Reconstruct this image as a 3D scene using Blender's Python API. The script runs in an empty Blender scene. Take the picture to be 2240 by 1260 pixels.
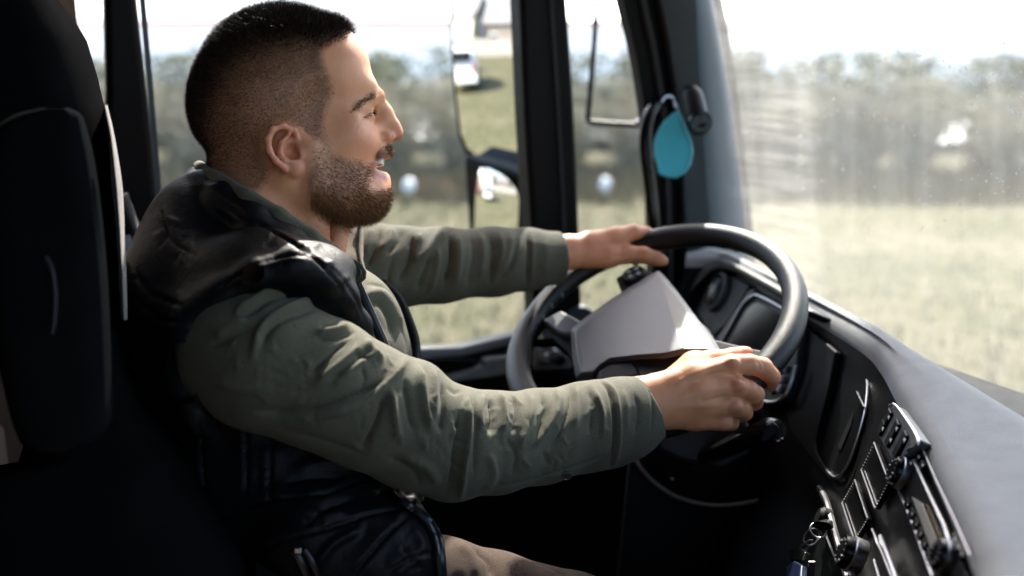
import bpy, bmesh, math, random
import numpy as np
from mathutils import Vector, Matrix

random.seed(7)
RNG = np.random.default_rng(7)
scene = bpy.context.scene
col = scene.collection

# ------------------------------------------------------------------ camera, sky, sun, exposure
EYE = np.array([0.0, 0.0, 2.5])          # eye height above the meadow, inside the cab on the passenger side
YAW, PITCH, FPX = math.radians(23.0), math.radians(-13.3), 2240.0
FWD = np.array([math.sin(YAW)*math.cos(PITCH), math.cos(YAW)*math.cos(PITCH), math.sin(PITCH)])
RGT = np.array([math.cos(YAW), -math.sin(YAW), 0.0])
UPV = np.cross(RGT, FWD)

cam_data = bpy.data.cameras.new("camera")
cam = bpy.data.objects.new("camera", cam_data)
col.objects.link(cam)
cam_data.sensor_width = 36.0
cam_data.lens = 36.0
cam_data.clip_start = 0.02
cam_data.clip_end = 3000.0
cam.location = EYE
cam.rotation_euler = (math.radians(90) + PITCH, 0, -YAW)
cam_data.dof.use_dof = True
cam_data.dof.focus_distance = 1.15
cam_data.dof.aperture_fstop = 2.5
scene.camera = cam

SUN_DIR = np.array([0.40, 0.62, 0.67]); SUN_DIR /= np.linalg.norm(SUN_DIR)   # towards the sun
world = bpy.data.worlds.new("World"); scene.world = world
world.use_nodes = True
wn = world.node_tree
for n in list(wn.nodes): wn.nodes.remove(n)
sky = wn.nodes.new("ShaderNodeTexSky"); sky.sky_type = 'NISHITA'; sky.sun_disc = False
sky.sun_elevation = math.asin(SUN_DIR[2])
sky.sun_rotation = math.atan2(SUN_DIR[0], SUN_DIR[1])
sky.air_density = 1.0; sky.dust_density = 3.0; sky.ozone_density = 1.0
bg = wn.nodes.new("ShaderNodeBackground"); bg.inputs[1].default_value = 0.15
wo = wn.nodes.new("ShaderNodeOutputWorld")
wn.links.new(sky.outputs[0], bg.inputs[0]); wn.links.new(bg.outputs[0], wo.inputs[0])

sun_data = bpy.data.lights.new("sun", 'SUN'); sun_data.energy = 4.2; sun_data.angle = math.radians(0.53)
sun_data.color = (1.0, 0.94, 0.85)
sun = bpy.data.objects.new("sun", sun_data); col.objects.link(sun)
sun.location = (5, 3, 9)
sun.rotation_euler = Vector(SUN_DIR).to_track_quat('Z', 'Y').to_euler()

scene.view_settings.view_transform = 'Standard'
scene.view_settings.look = 'None'
scene.view_settings.exposure = 2.22
scene.view_settings.gamma = 1.0
scene.view_settings.use_curve_mapping = False
scene.render.engine = 'CYCLES'
scene.cycles.use_denoising = True
scene.cycles.max_bounces = 10
scene.cycles.transparent_max_bounces = 16
scene.cycles.sample_clamp_indirect = 6.0
scene.cycles.caustics_reflective = False
scene.cycles.caustics_refractive = False

# ------------------------------------------------------------------ helpers: reading the photograph's sight lines
def ray(px, py):
    return FWD + RGT*((px-1120.0)/FPX) + UPV*((630.0-py)/FPX)
def P(px, py, d):                      # point on the sight line at depth d (metres)
    return EYE + ray(px, py)*d
def PY(px, py, y):                     # ... where it meets the plane Y = y
    r = ray(px, py); return EYE + r*((y-EYE[1])/r[1])
def PX(px, py, x):
    r = ray(px, py); return EYE + r*((x-EYE[0])/r[0])
def PZ(px, py, z):
    r = ray(px, py); return EYE + r*((z-EYE[2])/r[2])
def PP(px, py, p0, n):                 # ... where it meets a plane
    r = ray(px, py); return EYE + r*(np.dot(p0-EYE, n)/np.dot(r, n))
def cf2w(c):                           # camera-frame (right, up, depth) -> world
    c = np.asarray(c, float)
    return EYE + c[..., 0:1]*RGT + c[..., 1:2]*UPV + c[..., 2:3]*FWD
def w2cf(w):
    q = np.asarray(w, float) - EYE
    return np.stack([q@RGT, q@UPV, q@FWD], -1)
def cf(px, py, d):
    return np.array([(px-1120.0)/FPX*d, (630.0-py)/FPX*d, d])
def unit(v):
    v = np.asarray(v, float); return v/np.linalg.norm(v)

# ------------------------------------------------------------------ helpers: objects
def tag(o, label=None, cat=None, group=None, kind=None):
    if label: o["label"] = label
    if cat: o["category"] = cat
    if group: o["group"] = group
    if kind: o["kind"] = kind
    return o
def empty(name, loc, label, cat, group=None):
    o = bpy.data.objects.new(name, None); col.objects.link(o)
    o.location = Vector(loc); o.empty_display_size = 0.1
    return tag(o, label, cat, group)
def link(name, me, mat, parent=None, smooth=True):
    o = bpy.data.objects.new(name, me); col.objects.link(o)
    if mat is not None: me.materials.append(mat)
    if smooth:
        me.polygons.foreach_set("use_smooth", np.ones(len(me.polygons), bool))
    if parent is not None:
        o.parent = parent
        # parents are unrotated empties or meshes in world space: keep the mesh where it was built
        q, off = parent, Vector((0, 0, 0))
        while q is not None:
            off += q.location; q = q.parent
        o.location = -off
    return o
def mesh(name, verts, faces, mat, parent=None, smooth=True, bevel=0.0, seg=2, ang=35):
    me = bpy.data.meshes.new(name)
    me.from_pydata([tuple(map(float, v)) for v in verts], [], [tuple(int(i) for i in f) for f in faces])
    me.update()
    bm = bmesh.new(); bm.from_mesh(me)
    bmesh.ops.recalc_face_normals(bm, faces=bm.faces)
    bm.to_mesh(me); bm.free()
    o = link(name, me, mat, parent, smooth)
    if smooth and not bevel:
        me.set_sharp_from_angle(angle=math.radians(40))
    if bevel:
        m = o.modifiers.new("bevel", 'BEVEL'); m.width = bevel; m.segments = seg
        m.limit_method = 'ANGLE'; m.angle_limit = math.radians(ang); m.harden_normals = True
    return o
def prism_data(poly, vec):
    poly = [np.asarray(p, float) for p in poly]; n = len(poly); v = np.asarray(vec, float)
    verts = poly + [p+v for p in poly]
    faces = [tuple(range(n)), tuple(range(2*n-1, n-1, -1))]
    faces += [(i, (i+1) % n, n+(i+1) % n, n+i) for i in range(n)]
    return verts, faces
def prism(name, poly, vec, mat, parent=None, bevel=0.0, seg=2):
    v, f = prism_data(poly, vec)
    return mesh(name, v, f, mat, parent, True, bevel, seg)
def loft_data(rows, closed=False, caps=False):
    rows = [np.asarray(r, float) for r in rows]; n = len(rows[0]); verts = np.concatenate(rows)
    faces = []
    m = n if closed else n-1
    for i in range(len(rows)-1):
        for j in range(m):
            a, b = i*n+j, i*n+(j+1) % n
            faces.append((a, b, b+n, a+n))
    if caps and closed:
        faces.append(tuple(range(n))); faces.append(tuple(range(len(verts)-1, len(verts)-n-1, -1)))
    return verts, faces
def loft(name, rows, mat, parent=None, closed=False, caps=False, smooth=True, bevel=0.0):
    v, f = loft_data(rows, closed, caps)
    return mesh(name, v, f, mat, parent, smooth, bevel)
def spline(pts, n):                     # Catmull-Rom through points, n samples
    p = np.asarray(pts, float); k = len(p)
    q = np.vstack([2*p[0]-p[1], p, 2*p[-1]-p[-2]])
    t = np.linspace(0, k-1, n); i = np.minimum(t.astype(int), k-2); u = (t-i)[:, None]
    a, b, c, d = q[i], q[i+1], q[i+2], q[i+3]
    return 0.5*((2*b)+(-a+c)*u+(2*a-5*b+4*c-d)*u*u+(-a+3*b-3*c+d)*u**3)
def tube_data(pts, rad, nseg=12, closed=False, up=None, flat=1.0):
    pts = np.asarray(pts, float); n = len(pts)
    rad = np.broadcast_to(np.asarray(rad, float), (n,))
    rows = []; prev = None
    for i in range(n):
        if closed: t = pts[(i+1) % n]-pts[(i-1) % n]
        else: t = pts[min(i+1, n-1)]-pts[max(i-1, 0)]
        t = unit(t)
        if prev is None:
            a = np.asarray(up, float) if up is not None else (np.array([0, 0, 1.0]) if abs(t[2]) < .9 else np.array([1.0, 0, 0]))
        else: a = prev
        a = unit(a-t*np.dot(a, t)); prev = a
        b = np.cross(t, a)
        an = np.linspace(0, 2*math.pi, nseg, endpoint=False)
        rows.append(pts[i]+rad[i]*(np.cos(an)[:, None]*a*flat+np.sin(an)[:, None]*b))
    if closed: rows.append(rows[0].copy())
    return rows
def tube(name, pts, rad, mat, parent=None, nseg=12, closed=False, flat=1.0, up=None):
    rows = tube_data(pts, rad, nseg, closed, up, flat)
    if closed:
        n = len(rows)-1; v = np.concatenate(rows[:-1]); f = []
        for i in range(n):
            for j in range(nseg):
                a, b = i*nseg+j, i*nseg+(j+1) % nseg; k = ((i+1) % n)*nseg
                f.append((a, b, k+(j+1) % nseg, k+j))
        return mesh(name, v, f, mat, parent)
    return loft(name, rows, mat, parent, closed=True, caps=True)
def join_data(parts):
    V, F, o = [], [], 0
    for v, f in parts:
        V += [tuple(x) for x in v]; F += [tuple(i+o for i in q) for q in f]; o += len(v)
    return V, F
def box_data(c, ax, ay, az):            # centre and three half-vectors
    c, ax, ay, az = [np.asarray(x, float) for x in (c, ax, ay, az)]
    v = [c+sx*ax+sy*ay+sz*az for sz in (-1, 1) for sy in (-1, 1) for sx in (-1, 1)]
    f = [(0, 2, 3, 1), (4, 5, 7, 6), (0, 1, 5, 4), (2, 6, 7, 3), (0, 4, 6, 2), (1, 3, 7, 5)]
    return v, f
def box(name, c, ax, ay, az, mat, parent=None, bevel=0.0, seg=2):
    v, f = box_data(c, ax, ay, az)
    return mesh(name, v, f, mat, parent, True, bevel, seg)
def wbox(name, lo, hi, mat, parent=None, bevel=0.0):
    lo, hi = np.asarray(lo, float), np.asarray(hi, float)
    h = (hi-lo)/2
    return box(name, (lo+hi)/2, (h[0], 0, 0), (0, h[1], 0), (0, 0, h[2]), mat, parent, bevel)
def lathe(name, c, axis, prof, mat, parent=None, n=32, ref=None):   # prof: list of (radius, height along axis)
    axis = unit(axis); a = np.cross(axis, ref if ref is not None else ([0, 0, 1] if abs(axis[2]) < .9 else [1, 0, 0])); a = unit(a); b = np.cross(axis, a)
    an = np.linspace(0, 2*math.pi, n, endpoint=False)
    rows = [np.asarray(c)+axis*h+r*(np.cos(an)[:, None]*a+np.sin(an)[:, None]*b) for r, h in prof]
    return loft(name, rows, mat, parent, closed=True, caps=True)

# ------------------------------------------------------------------ helpers: materials
def pm(name, c, rough=.5, metal=0.0, var=.12, scale=30.0, bump=0.0, bscale=400.0, spec=.5, sheen=0.0, coat=0.0, rvar=.08, stretch=None, speck=0.0):
    m = bpy.data.materials.new(name); m.use_nodes = True
    nt = m.node_tree; b = nt.nodes["Principled BSDF"]
    b.inputs["Roughness"].default_value = rough; b.inputs["Metallic"].default_value = metal
    b.inputs["Specular IOR Level"].default_value = spec
    b.inputs["Sheen Weight"].default_value = sheen
    b.inputs["Coat Weight"].default_value = coat
    tc = nt.nodes.new("ShaderNodeTexCoord"); mp = nt.nodes.new("ShaderNodeMapping")
    nt.links.new(tc.outputs["Object"], mp.inputs[0])
    if stretch: mp.inputs["Scale"].default_value = stretch
    n = nt.nodes.new("ShaderNodeTexNoise"); n.inputs["Scale"].default_value = scale; n.inputs["Detail"].default_value = 5
    nt.links.new(mp.outputs[0], n.inputs["Vector"])
    r = nt.nodes.new("ShaderNodeValToRGB")
    r.color_ramp.elements[0].position = .3; r.color_ramp.elements[1].position = .7
    r.color_ramp.elements[0].color = tuple(x*(1-var) for x in c)+(1,)
    r.color_ramp.elements[1].color = tuple(min(1, x*(1+var)) for x in c)+(1,)
    nt.links.new(n.outputs[0], r.inputs[0]); nt.links.new(r.outputs[0], b.inputs["Base Color"])
    mr = nt.nodes.new("ShaderNodeMapRange"); mr.inputs[3].default_value = max(0.02, rough-rvar); mr.inputs[4].default_value = min(1, rough+rvar)
    nt.links.new(n.outputs[0], mr.inputs[0]); nt.links.new(mr.outputs[0], b.inputs["Roughness"])
    if speck:
        n3 = nt.nodes.new('ShaderNodeTexNoise'); n3.inputs['Scale'].default_value = 700; n3.inputs['Detail'].default_value = 4
        nt.links.new(mp.outputs[0], n3.inputs['Vector'])
        q = nt.nodes.new('ShaderNodeMix'); q.data_type = 'RGBA'; q.blend_type = 'MULTIPLY'; q.inputs[0].default_value = 1
        m3 = nt.nodes.new('ShaderNodeMapRange'); m3.inputs[1].default_value = .3; m3.inputs[2].default_value = .7; m3.inputs[3].default_value = 1-speck; m3.inputs[4].default_value = 1+speck
        nt.links.new(n3.outputs[0], m3.inputs[0]); nt.links.new(r.outputs[0], q.inputs[6]); nt.links.new(m3.outputs[0], q.inputs[7]); nt.links.new(q.outputs[2], b.inputs['Base Color'])
    if bump:
        n2 = nt.nodes.new("ShaderNodeTexNoise"); n2.inputs["Scale"].default_value = bscale; n2.inputs["Detail"].default_value = 3
        nt.links.new(mp.outputs[0], n2.inputs["Vector"])
        bp = nt.nodes.new("ShaderNodeBump"); bp.inputs["Strength"].default_value = bump; bp.inputs["Distance"].default_value = .002
        nt.links.new(n2.outputs[0], bp.inputs["Height"]); nt.links.new(bp.outputs[0], b.inputs["Normal"])
    return m
def glass(name, tint=(.93, .96, .95), refl=.06, rough=.0, dirt=0.0):
    m = bpy.data.materials.new(name); m.use_nodes = True; nt = m.node_tree
    for x in list(nt.nodes): nt.nodes.remove(x)
    out = nt.nodes.new("ShaderNodeOutputMaterial")
    t = nt.nodes.new("ShaderNodeBsdfTransparent"); t.inputs[0].default_value = tint+(1,)
    g = nt.nodes.new("ShaderNodeBsdfGlossy"); g.inputs["Roughness"].default_value = rough
    mx = nt.nodes.new("ShaderNodeMixShader")
    fr = nt.nodes.new("ShaderNodeFresnel"); fr.inputs[0].default_value = 1.25
    nt.links.new(fr.outputs[0], mx.inputs[0]); nt.links.new(t.outputs[0], mx.inputs[1]); nt.links.new(g.outputs[0], mx.inputs[2])
    nt.links.new(mx.outputs[0], out.inputs[0])
    return m

M = {}
M['black'] = pm('black_plastic', (.005, .005, .0054), .5, bump=.25, bscale=900, spec=.12)
M['blackgloss'] = pm('black_gloss_plastic', (.005, .005, .0055), .25, rvar=.05, spec=.25)
M['rubber'] = pm('rubber_seal', (.012, .012, .013), .75)
M['dark'] = pm('dark_grey_plastic', (.012, .0122, .0145), .42, spec=.25, bump=.3, bscale=900)
M['grey'] = pm('mid_grey_plastic', (.11, .115, .12), .45, bump=.3, bscale=900)
M['hub'] = pm('hub_grey_plastic', (.09, .088, .098), .42, bump=.25, bscale=1200, var=.05)
M['pillar'] = pm('pillar_trim_blue_grey', (.05, .07, .082), .55, bump=.2, bscale=700)
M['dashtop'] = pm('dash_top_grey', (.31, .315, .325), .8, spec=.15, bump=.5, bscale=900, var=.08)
M['doorgrey'] = pm('door_trim_grey', (.2, .23, .24), .45)
M['chrome'] = pm('satin_chrome', (.42, .41, .44), .32, 1.0, var=.04)
M['mirror'] = pm('mirror_glass', (.9, .92, .92), .01, 1.0, var=.01, rvar=.005)
M['screen'] = pm('dark_screen', (.003, .003, .0035), .15, rvar=.03, spec=.15)
M['tan'] = pm('tan_sleeper_fabric', (.28, .19, .13), .85, bump=.4, bscale=500)
M['seat'] = pm('black_seat_fabric', (.005, .005, .0053), .9, bump=.4, bscale=700, spec=.0)
M['seatlit'] = pm('sunlit_seat_bolster', (.085, .07, .06), .85, bump=.5, bscale=800, sheen=.2)
M['armrest'] = pm('armrest_vinyl', (.006, .0065, .007), .6, spec=.0, bump=.2, bscale=800)
M['belt'] = pm('seat_belt_webbing', (.12, .115, .11), .7, bump=.5, bscale=1500)
M['leather'] = pm('rim_leather', (.007, .0068, .007), .42, bump=.35, bscale=1100, spec=.35)
M['turq'] = pm('turquoise_card', (.05, .56, .72), .5, var=.03)
M['glass'] = glass('window_glass')
M['white'] = pm('white_print', (.75, .76, .78), .5)
# ------------------------------------------------------------------ the setting outside the cab
def ground_mat():
    m = bpy.data.materials.new('meadow_grass'); m.use_nodes = True; nt = m.node_tree; b = nt.nodes["Principled BSDF"]
    b.inputs["Roughness"].default_value = .95; b.inputs["Specular IOR Level"].default_value = .1
    tc = nt.nodes.new("ShaderNodeTexCoord")
    n1 = nt.nodes.new("ShaderNodeTexNoise"); n1.inputs["Scale"].default_value = .55; n1.inputs["Detail"].default_value = 6
    n2 = nt.nodes.new("ShaderNodeTexNoise"); n2.inputs["Scale"].default_value = 4.0; n2.inputs["Detail"].default_value = 8
    for n in (n1, n2): nt.links.new(tc.outputs["Object"], n.inputs["Vector"])
    ad = nt.nodes.new("ShaderNodeMath"); ad.operation = 'ADD'
    nt.links.new(n1.outputs[0], ad.inputs[0]); nt.links.new(n2.outputs[0], ad.inputs[1])
    r = nt.nodes.new("ShaderNodeValToRGB"); e = r.color_ramp.elements
    hv = nt.nodes.new("ShaderNodeMath"); hv.operation = 'MULTIPLY'; hv.inputs[1].default_value = .5
    nt.links.new(ad.outputs[0], hv.inputs[0])
    e[0].position = .36; e[0].color = (.052, .054, .026, 1); e[1].position = .64; e[1].color = (.115, .101, .067, 1)
    x = e.new(.5); x.color = (.08, .075, .043, 1)
    nt.links.new(hv.outputs[0], r.inputs[0]); nt.links.new(r.outputs[0], b.inputs["Base Color"])
    bp = nt.nodes.new("ShaderNodeBump"); bp.inputs["Distance"].default_value = .08
    nt.links.new(n2.outputs[0], bp.inputs["Height"]); nt.links.new(bp.outputs[0], b.inputs["Normal"])
    return m
g = 900.0
gm = []
NG = 40
xs = np.sign(np.linspace(-1, 1, NG))*np.abs(np.linspace(-1, 1, NG))**3*g
rows = [[(x, y, 0.25*math.sin(x*.11)*math.sin(y*.09+1)*min(1, (abs(x)+abs(y))/60)) for x in xs] for y in xs]
ground = loft('ground', rows, ground_mat()); tag(ground, kind='structure')

A28 = math.radians(28.0)
EF = np.array([math.sin(A28), math.cos(A28), 0]); ER = np.array([math.cos(A28), -math.sin(A28), 0])
def out(r, f, z=0.0): return ER*r + EF*f + np.array([0, 0, z])

M['leafgreen'] = pm('hedge_leaves', (.17, .175, .10), .7, var=.4, scale=3)
M['twig'] = pm('bare_twigs', (.38, .345, .26), .9, var=.35, scale=3)
M['straw'] = pm('dry_grass', (.17, .145, .09), .9, var=.4, scale=2)
M['blade'] = pm('grass_blades', (.08, .076, .041), .8, var=.5, scale=1.5)

def scatter_quads(centers, size, rng, aniso=1.0):
    n = len(centers)
    a = rng.normal(size=(n, 3)); a /= np.linalg.norm(a, axis=1)[:, None]
    b = np.cross(a, rng.normal(size=(n, 3))); b /= np.linalg.norm(b, axis=1)[:, None]
    s = size*rng.uniform(.6, 1.4, (n, 1))
    v = np.stack([centers-a*s-b*s*.5*aniso, centers+a*s*.2-b*s*aniso, centers+a*s*1.3, centers+a*s*.2+b*s*aniso], 1).reshape(-1, 3)
    f = np.arange(n*4).reshape(n, 4)
    return v, f
def fast_mesh(name, v, f, mats):
    me = bpy.data.meshes.new(name); v = np.asarray(v, np.float32); f = np.asarray(f, np.int32)
    k = f.shape[1]
    me.vertices.add(len(v)); me.vertices.foreach_set("co", v.ravel())
    me.loops.add(f.size); me.loops.foreach_set("vertex_index", f.ravel())
    me.polygons.add(len(f)); me.polygons.foreach_set("loop_start", np.arange(0, f.size, k, dtype=np.int32))
    for m in mats: me.materials.append(m)
    me.update(calc_edges=True)
    return me

def shrub_meshes(kind, rng):
    # stems: a fan of tapering twigs; crown: leaves or fine twigs in uneven clumps
    h = {'green': 2.5, 'bare': 1.65}[kind]; w = {'green': 1.15, 'bare': 1.0}[kind]
    sv, sf = [], []
    o = 0
    tips = []
    for i in range(34):
        a = rng.uniform(0, 2*math.pi); lean = rng.uniform(.1, .75)*w
        p0 = np.array([rng.normal()*.15, rng.normal()*.15, 0]); p2 = np.array([math.cos(a)*lean, math.sin(a)*lean, h*rng.uniform(.6, 1)])
        p1 = (p0+p2)/2+rng.normal(size=3)*.12
        pts = spline([p0, p1, p2], 5); rad = np.linspace(.022, .006, 5)
        rows = tube_data(pts, rad, 4); v, f = loft_data(rows, True)
        sv.append(v); sf += [tuple(k+o for k in q) for q in f]; o += len(v); tips += [p1, (p1+p2)/2, p2]
    stem = bpy.data.meshes.new('stem'); stem.from_pydata(np.concatenate(sv).tolist(), [], sf); stem.materials.append(M['twig'])
    cl = np.array(tips)[rng.integers(0, len(tips), 46)]+rng.normal(size=(46, 3))*[.22*w, .22*w, .16]
    n = 2600
    c = cl[rng.integers(0, 46, n)]+rng.normal(size=(n, 3))*[.2*w, .2*w, .17]
    c[:, 2] = np.clip(c[:, 2], .05, h*1.04)
    if kind == 'green': v, f = scatter_quads(c, .05, rng)
    else: v, f = scatter_quads(c, .13, rng, .06)
    crown = fast_mesh('crown', v, f, [M['leafgreen'] if kind == 'green' else M['twig']])
    return stem, crown
srng = np.random.default_rng(3)
protos = {'green': [shrub_meshes('green', srng) for _ in range(3)], 'bare': [shrub_meshes('bare', srng) for _ in range(3)]}
def plant(name, kind, loc, rz, sc, label, group, k):
    e = empty(name, loc, label, 'shrub', group); e.rotation_euler[2] = rz; e.scale = (sc, sc, sc*.98)
    s, c = protos[kind][k % 3]
    for nm, me in (('stem', s), ('crown', c)):
        o = bpy.data.objects.new(nm, me); col.objects.link(o); o.parent = e
for i in range(44):
    p = out(-19+i*.98+srng.normal()*.2, 22.0+srng.normal()*.35)
    plant('leafy_shrub', 'green', p, srng.uniform(0, 6), srng.uniform(.9, .97), 'olive green leafy shrub in the hedge row in front of the long white building', 'leafy shrubs of the hedge', i)
for i in range(30):
    p = out(-19+i*1.42+.7+srng.normal()*.25, 20.2+srng.normal()*.3)
    plant('bare_shrub', 'bare', p, srng.uniform(0, 6), srng.uniform(.9, 1.1), 'leafless grey brown shrub standing before the green hedge row', 'bare shrubs before the hedge', i)

# tall dry grass at the hedge's foot and shorter blades over the meadow
def blades(n, r0, r1, f0, f1, h, w, rng, dens=None):
    r = rng.uniform(r0, r1, n); f = rng.uniform(f0, f1, n)
    base = r[:, None]*ER+f[:, None]*EF
    a = rng.uniform(0, 2*math.pi, n); dx = np.stack([np.cos(a), np.sin(a), np.zeros(n)], 1)*w*rng.uniform(.6, 1.4, (n, 1))
    hh = h*rng.uniform(.4, 1.3, n); tip = base+np.stack([rng.normal(size=n)*h*.35, rng.normal(size=n)*h*.35, hh], 1)
    v = np.stack([base-dx, base+dx, tip], 1).reshape(-1, 3)
    return v, np.arange(n*3).reshape(n, 3)
v, f = blades(26000, -20, 24, 16.2, 19.6, .5, .012, srng)
o = link('dry_grass', fast_mesh('dry_grass', v, f, [M['straw']]), None, smooth=False)
tag(o, 'tall dry straw coloured grass along the foot of the hedge', 'dry grass', kind='stuff')
v, f = blades(60000, -9, 16, 3.2, 18, .12, .01, srng)
o = link('meadow_blades', fast_mesh('meadow_blades', v, f, [M['blade']]), None, smooth=False)
tag(o, 'short yellow green meadow grass outside the side window', 'grass', kind='stuff')

# two small white balls standing in for bright out-of-focus glints in the meadow
M['glint'] = pm('white_glint', (.82, .83, .84), .5, var=.05)
for k, (px, py, lab) in enumerate([(893, 384, 'small white stone in the meadow just beyond the driver\'s chin'), (1325, 380, 'small white stone in the meadow seen through the narrow quarter window')]):
    c = out(0, 0)+P(px, py, 16.6)
    rr = np.random.default_rng(k)
    bm = bmesh.new(); bmesh.ops.create_icosphere(bm, subdivisions=3, radius=.105)
    for q in bm.verts:
        q.co *= 1+.1*math.sin(q.co.x*21+k)*math.cos(q.co.y*17); q.co.z = q.co.z*1.25+.28
    me = bpy.data.meshes.new('white_glint'); bm.to_mesh(me); bm.free()
    o = link('white_glint', me, M['glint']); o.location = Vector((c[0], c[1], 0)); tag(o, lab, 'glint')

# long white warehouse behind the hedge
M['whitewall'] = pm('white_render_wall', (.9, .885, .86), .8, var=.04, scale=.6)
M['pinktrim'] = pm('faded_red_trim', (.5, .2, .18), .6)
M['roofwhite'] = pm('pale_metal_roof', (.78, .78, .78), .45, var=.04)
M['bounce_yard'] = pm('pale_bounce_yard', (.55, .54, .52), .85, var=.08, scale=.5)
yd = mesh('bounce_yard', [out(-60, 25, .3), out(70, 25, .3), out(70, 41.6, .3), out(-60, 41.6, .3)], [(0, 1, 2, 3)], M['bounce_yard']); tag(yd, kind='structure')  # pale ground added to bounce sunlight up onto the building's shaded wall
wh = empty('warehouse', out(0, 42), 'long low white building with a faded red eaves line behind the hedge', 'building')
def obox(name, r0, r1, f0, f1, z0, z1, mat, parent, bevel=0):
    c = out((r0+r1)/2, (f0+f1)/2, (z0+z1)/2)
    return box(name, c, ER*(r1-r0)/2, EF*(f1-f0)/2, (0, 0, (z1-z0)/2), mat, parent, bevel)
for k in range(13):
    obox('wall_panel', -46+k*8.02, -46+k*8.02+8.0, 42, 42.3, 0, 3.35, M['whitewall'], wh)
obox('eaves_trim', -46.2, 58.5, 41.7, 41.95, 3.36, 3.52, M['pinktrim'], wh)
prism('roof', [out(-46.4, 41.75, 3.53), out(-46.4, 52, 8.2), out(-46.4, 52, 0)], ER*105, M['roofwhite'], wh)

# ---- what stands behind the truck and shows in the door mirrors
def build_van(loc, rz, name, label):
    e = empty(name, loc, label, 'van'); e.rotation_euler[2] = rz
    pw = pm('van_white_paint', (.8, .81, .82), .25, var=.02, coat=.3)
    dk = M['blackgloss']
    def kid(nm, v, f, mat, bevel=0, par=e):
        me = bpy.data.meshes.new(nm); me.from_pydata([tuple(map(float, q)) for q in v], [], f); me.update()
        bm = bmesh.new(); bm.from_mesh(me); bmesh.ops.recalc_face_normals(bm, faces=bm.faces); bm.to_mesh(me); bm.free()
        o = bpy.data.objects.new(nm, me); col.objects.link(o); me.materials.append(mat); o.parent = par
        if bevel:
            m = o.modifiers.new('bevel', 'BEVEL'); m.width = bevel; m.segments = 3; m.limit_method = 'ANGLE'
        return o
    prof = [(-2.2, .35), (2.15, .35), (2.25, .75), (2.1, 1.02), (1.3, 1.18), (.75, 1.72), (-1.95, 1.86), (-2.22, 1.1)]
    v = [(x, -.88 if z < 1.2 else -.78, z) for x, z in prof]
    vv, ff = [], []
    n = len(prof)
    for s in (-1, 1): vv += [(x, s*(.9 if z < 1.25 else .76), z) for x, z in prof]
    ff = [tuple(range(n)), tuple(range(2*n-1, n-1, -1))]+[(i, (i+1) % n, n+(i+1) % n, n+i) for i in range(n)]
    body = kid('body', vv, ff, pw, .06)
    # rear window, windscreen, side windows, lamps, bumpers, wheels
    kid('rear_window', *box_data((-2.13, 0, 1.48), (.03, 0, .2), (0, .6, 0), (-.16, 0, .03)), dk, 0)
    kid('windscreen', *box_data((1.04, 0, 1.46), (.26, 0, -.25), (0, .68, 0), (.025, 0, .025)), dk, 0)
    for s in (-1, 1):
        kid('side_window', *box_data((-.55, s*.81, 1.48), (1.2, 0, 0), (0, .02, 0), (0, -s*.05, .18)), dk, 0)
        kid('tail_lamp', *box_data((-2.22, s*.74, 1.0), (.03, 0, 0), (0, .1, 0), (0, 0, .2)), pm('tail_lamp_red', (.35, .02, .02), .3), .02)
        kid('headlight', *box_data((2.16, s*.68, .86), (.06, 0, 0), (0, .16, 0), (0, 0, .09)), M['chrome'], .02)
        for x in (-1.4, 1.4):
            an = np.linspace(0, 2*math.pi, 20, endpoint=False)
            rows = [[(x+r*math.cos(t), s*y, .33+r*math.sin(t)) for t in an] for r, y in ((.2, .72), (.33, .74), (.33, .91), (.2, .93))]
            vw, fw = loft_data(rows, True, True); w = kid('wheel', vw, fw, M['rubber'])
    kid('bumper', *box_data((-2.28, 0, .52), (.06, 0, 0), (0, .86, 0), (0, 0, .12)), pw, .03)
    return e

build_van((-14.3, 7.6, 0), math.pi-.25, 'parked_van', 'white van parked on the grass, seen in the door mirror')
def house(name, label, x, y, w, dp, h, mat, roofmat, rz):
    e = empty(name, (x, y, 0), label, 'house'); e.rotation_euler[2] = rz
    def kid(nm, v, f, mt, par=None):
        o = mesh(nm, v, f, mt, None); o.parent = par or e; return o
    kid('wall', *box_data((0, 0, h/2), (dp/2, 0, 0), (0, w/2, 0), (0, 0, h/2)), mat)
    v, f = prism_data([(-dp/2-.3, -w/2-.3, h+.005), (dp/2+.3, -w/2-.3, h+.005), (0, -w/2-.3, h+dp*.42)], (0, w+.6, 0)); kid('roof', v, f, roofmat)
    n_ = max(2, int(w/2.6))
    for i in range(n_):
        yy_ = -w/2+(i+.5)*w/n_
        if i == n_//2:
            kid('door', *box_data((dp/2+.02, yy_, 1.03), (.04, 0, 0), (0, .48, 0), (0, 0, 1.02)), M['tan'])
        else:
            wd = kid('window', *box_data((dp/2+.02, yy_, 1.6), (.04, 0, 0), (0, .6, 0), (0, 0, .65)), M['white'])
            kid('pane', *box_data((dp/2+.05, yy_, 1.6), (.02, 0, 0), (0, .5, 0), (0, 0, .55)), M['screen'], wd)
    return e
M['brickred'] = pm('red_brown_render', (.32, .13, .09), .85, var=.2, scale=2)
M['rooftile'] = pm('clay_roof_tiles', (.25, .09, .06), .8, var=.3, scale=6)
M['greybrown'] = pm('grey_brown_render', (.2, .17, .15), .85, var=.2, scale=2)
M['greyroof'] = pm('grey_roof_tiles', (.16, .15, .15), .8, var=.3, scale=6)
M['greywall'] = pm('grey_render', (.45, .45, .44), .85, var=.1, scale=2)
house('house', 'grey brown house behind the van in the door mirror', -38, 6.5, 9, 7, 3.2, M['greybrown'], M['greyroof'], 0)
house('house', 'pale grey house left of the red one in the door mirror', -42, 18, 10, 7, 4.2, M['greywall'], M['greyroof'], .2)
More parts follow.
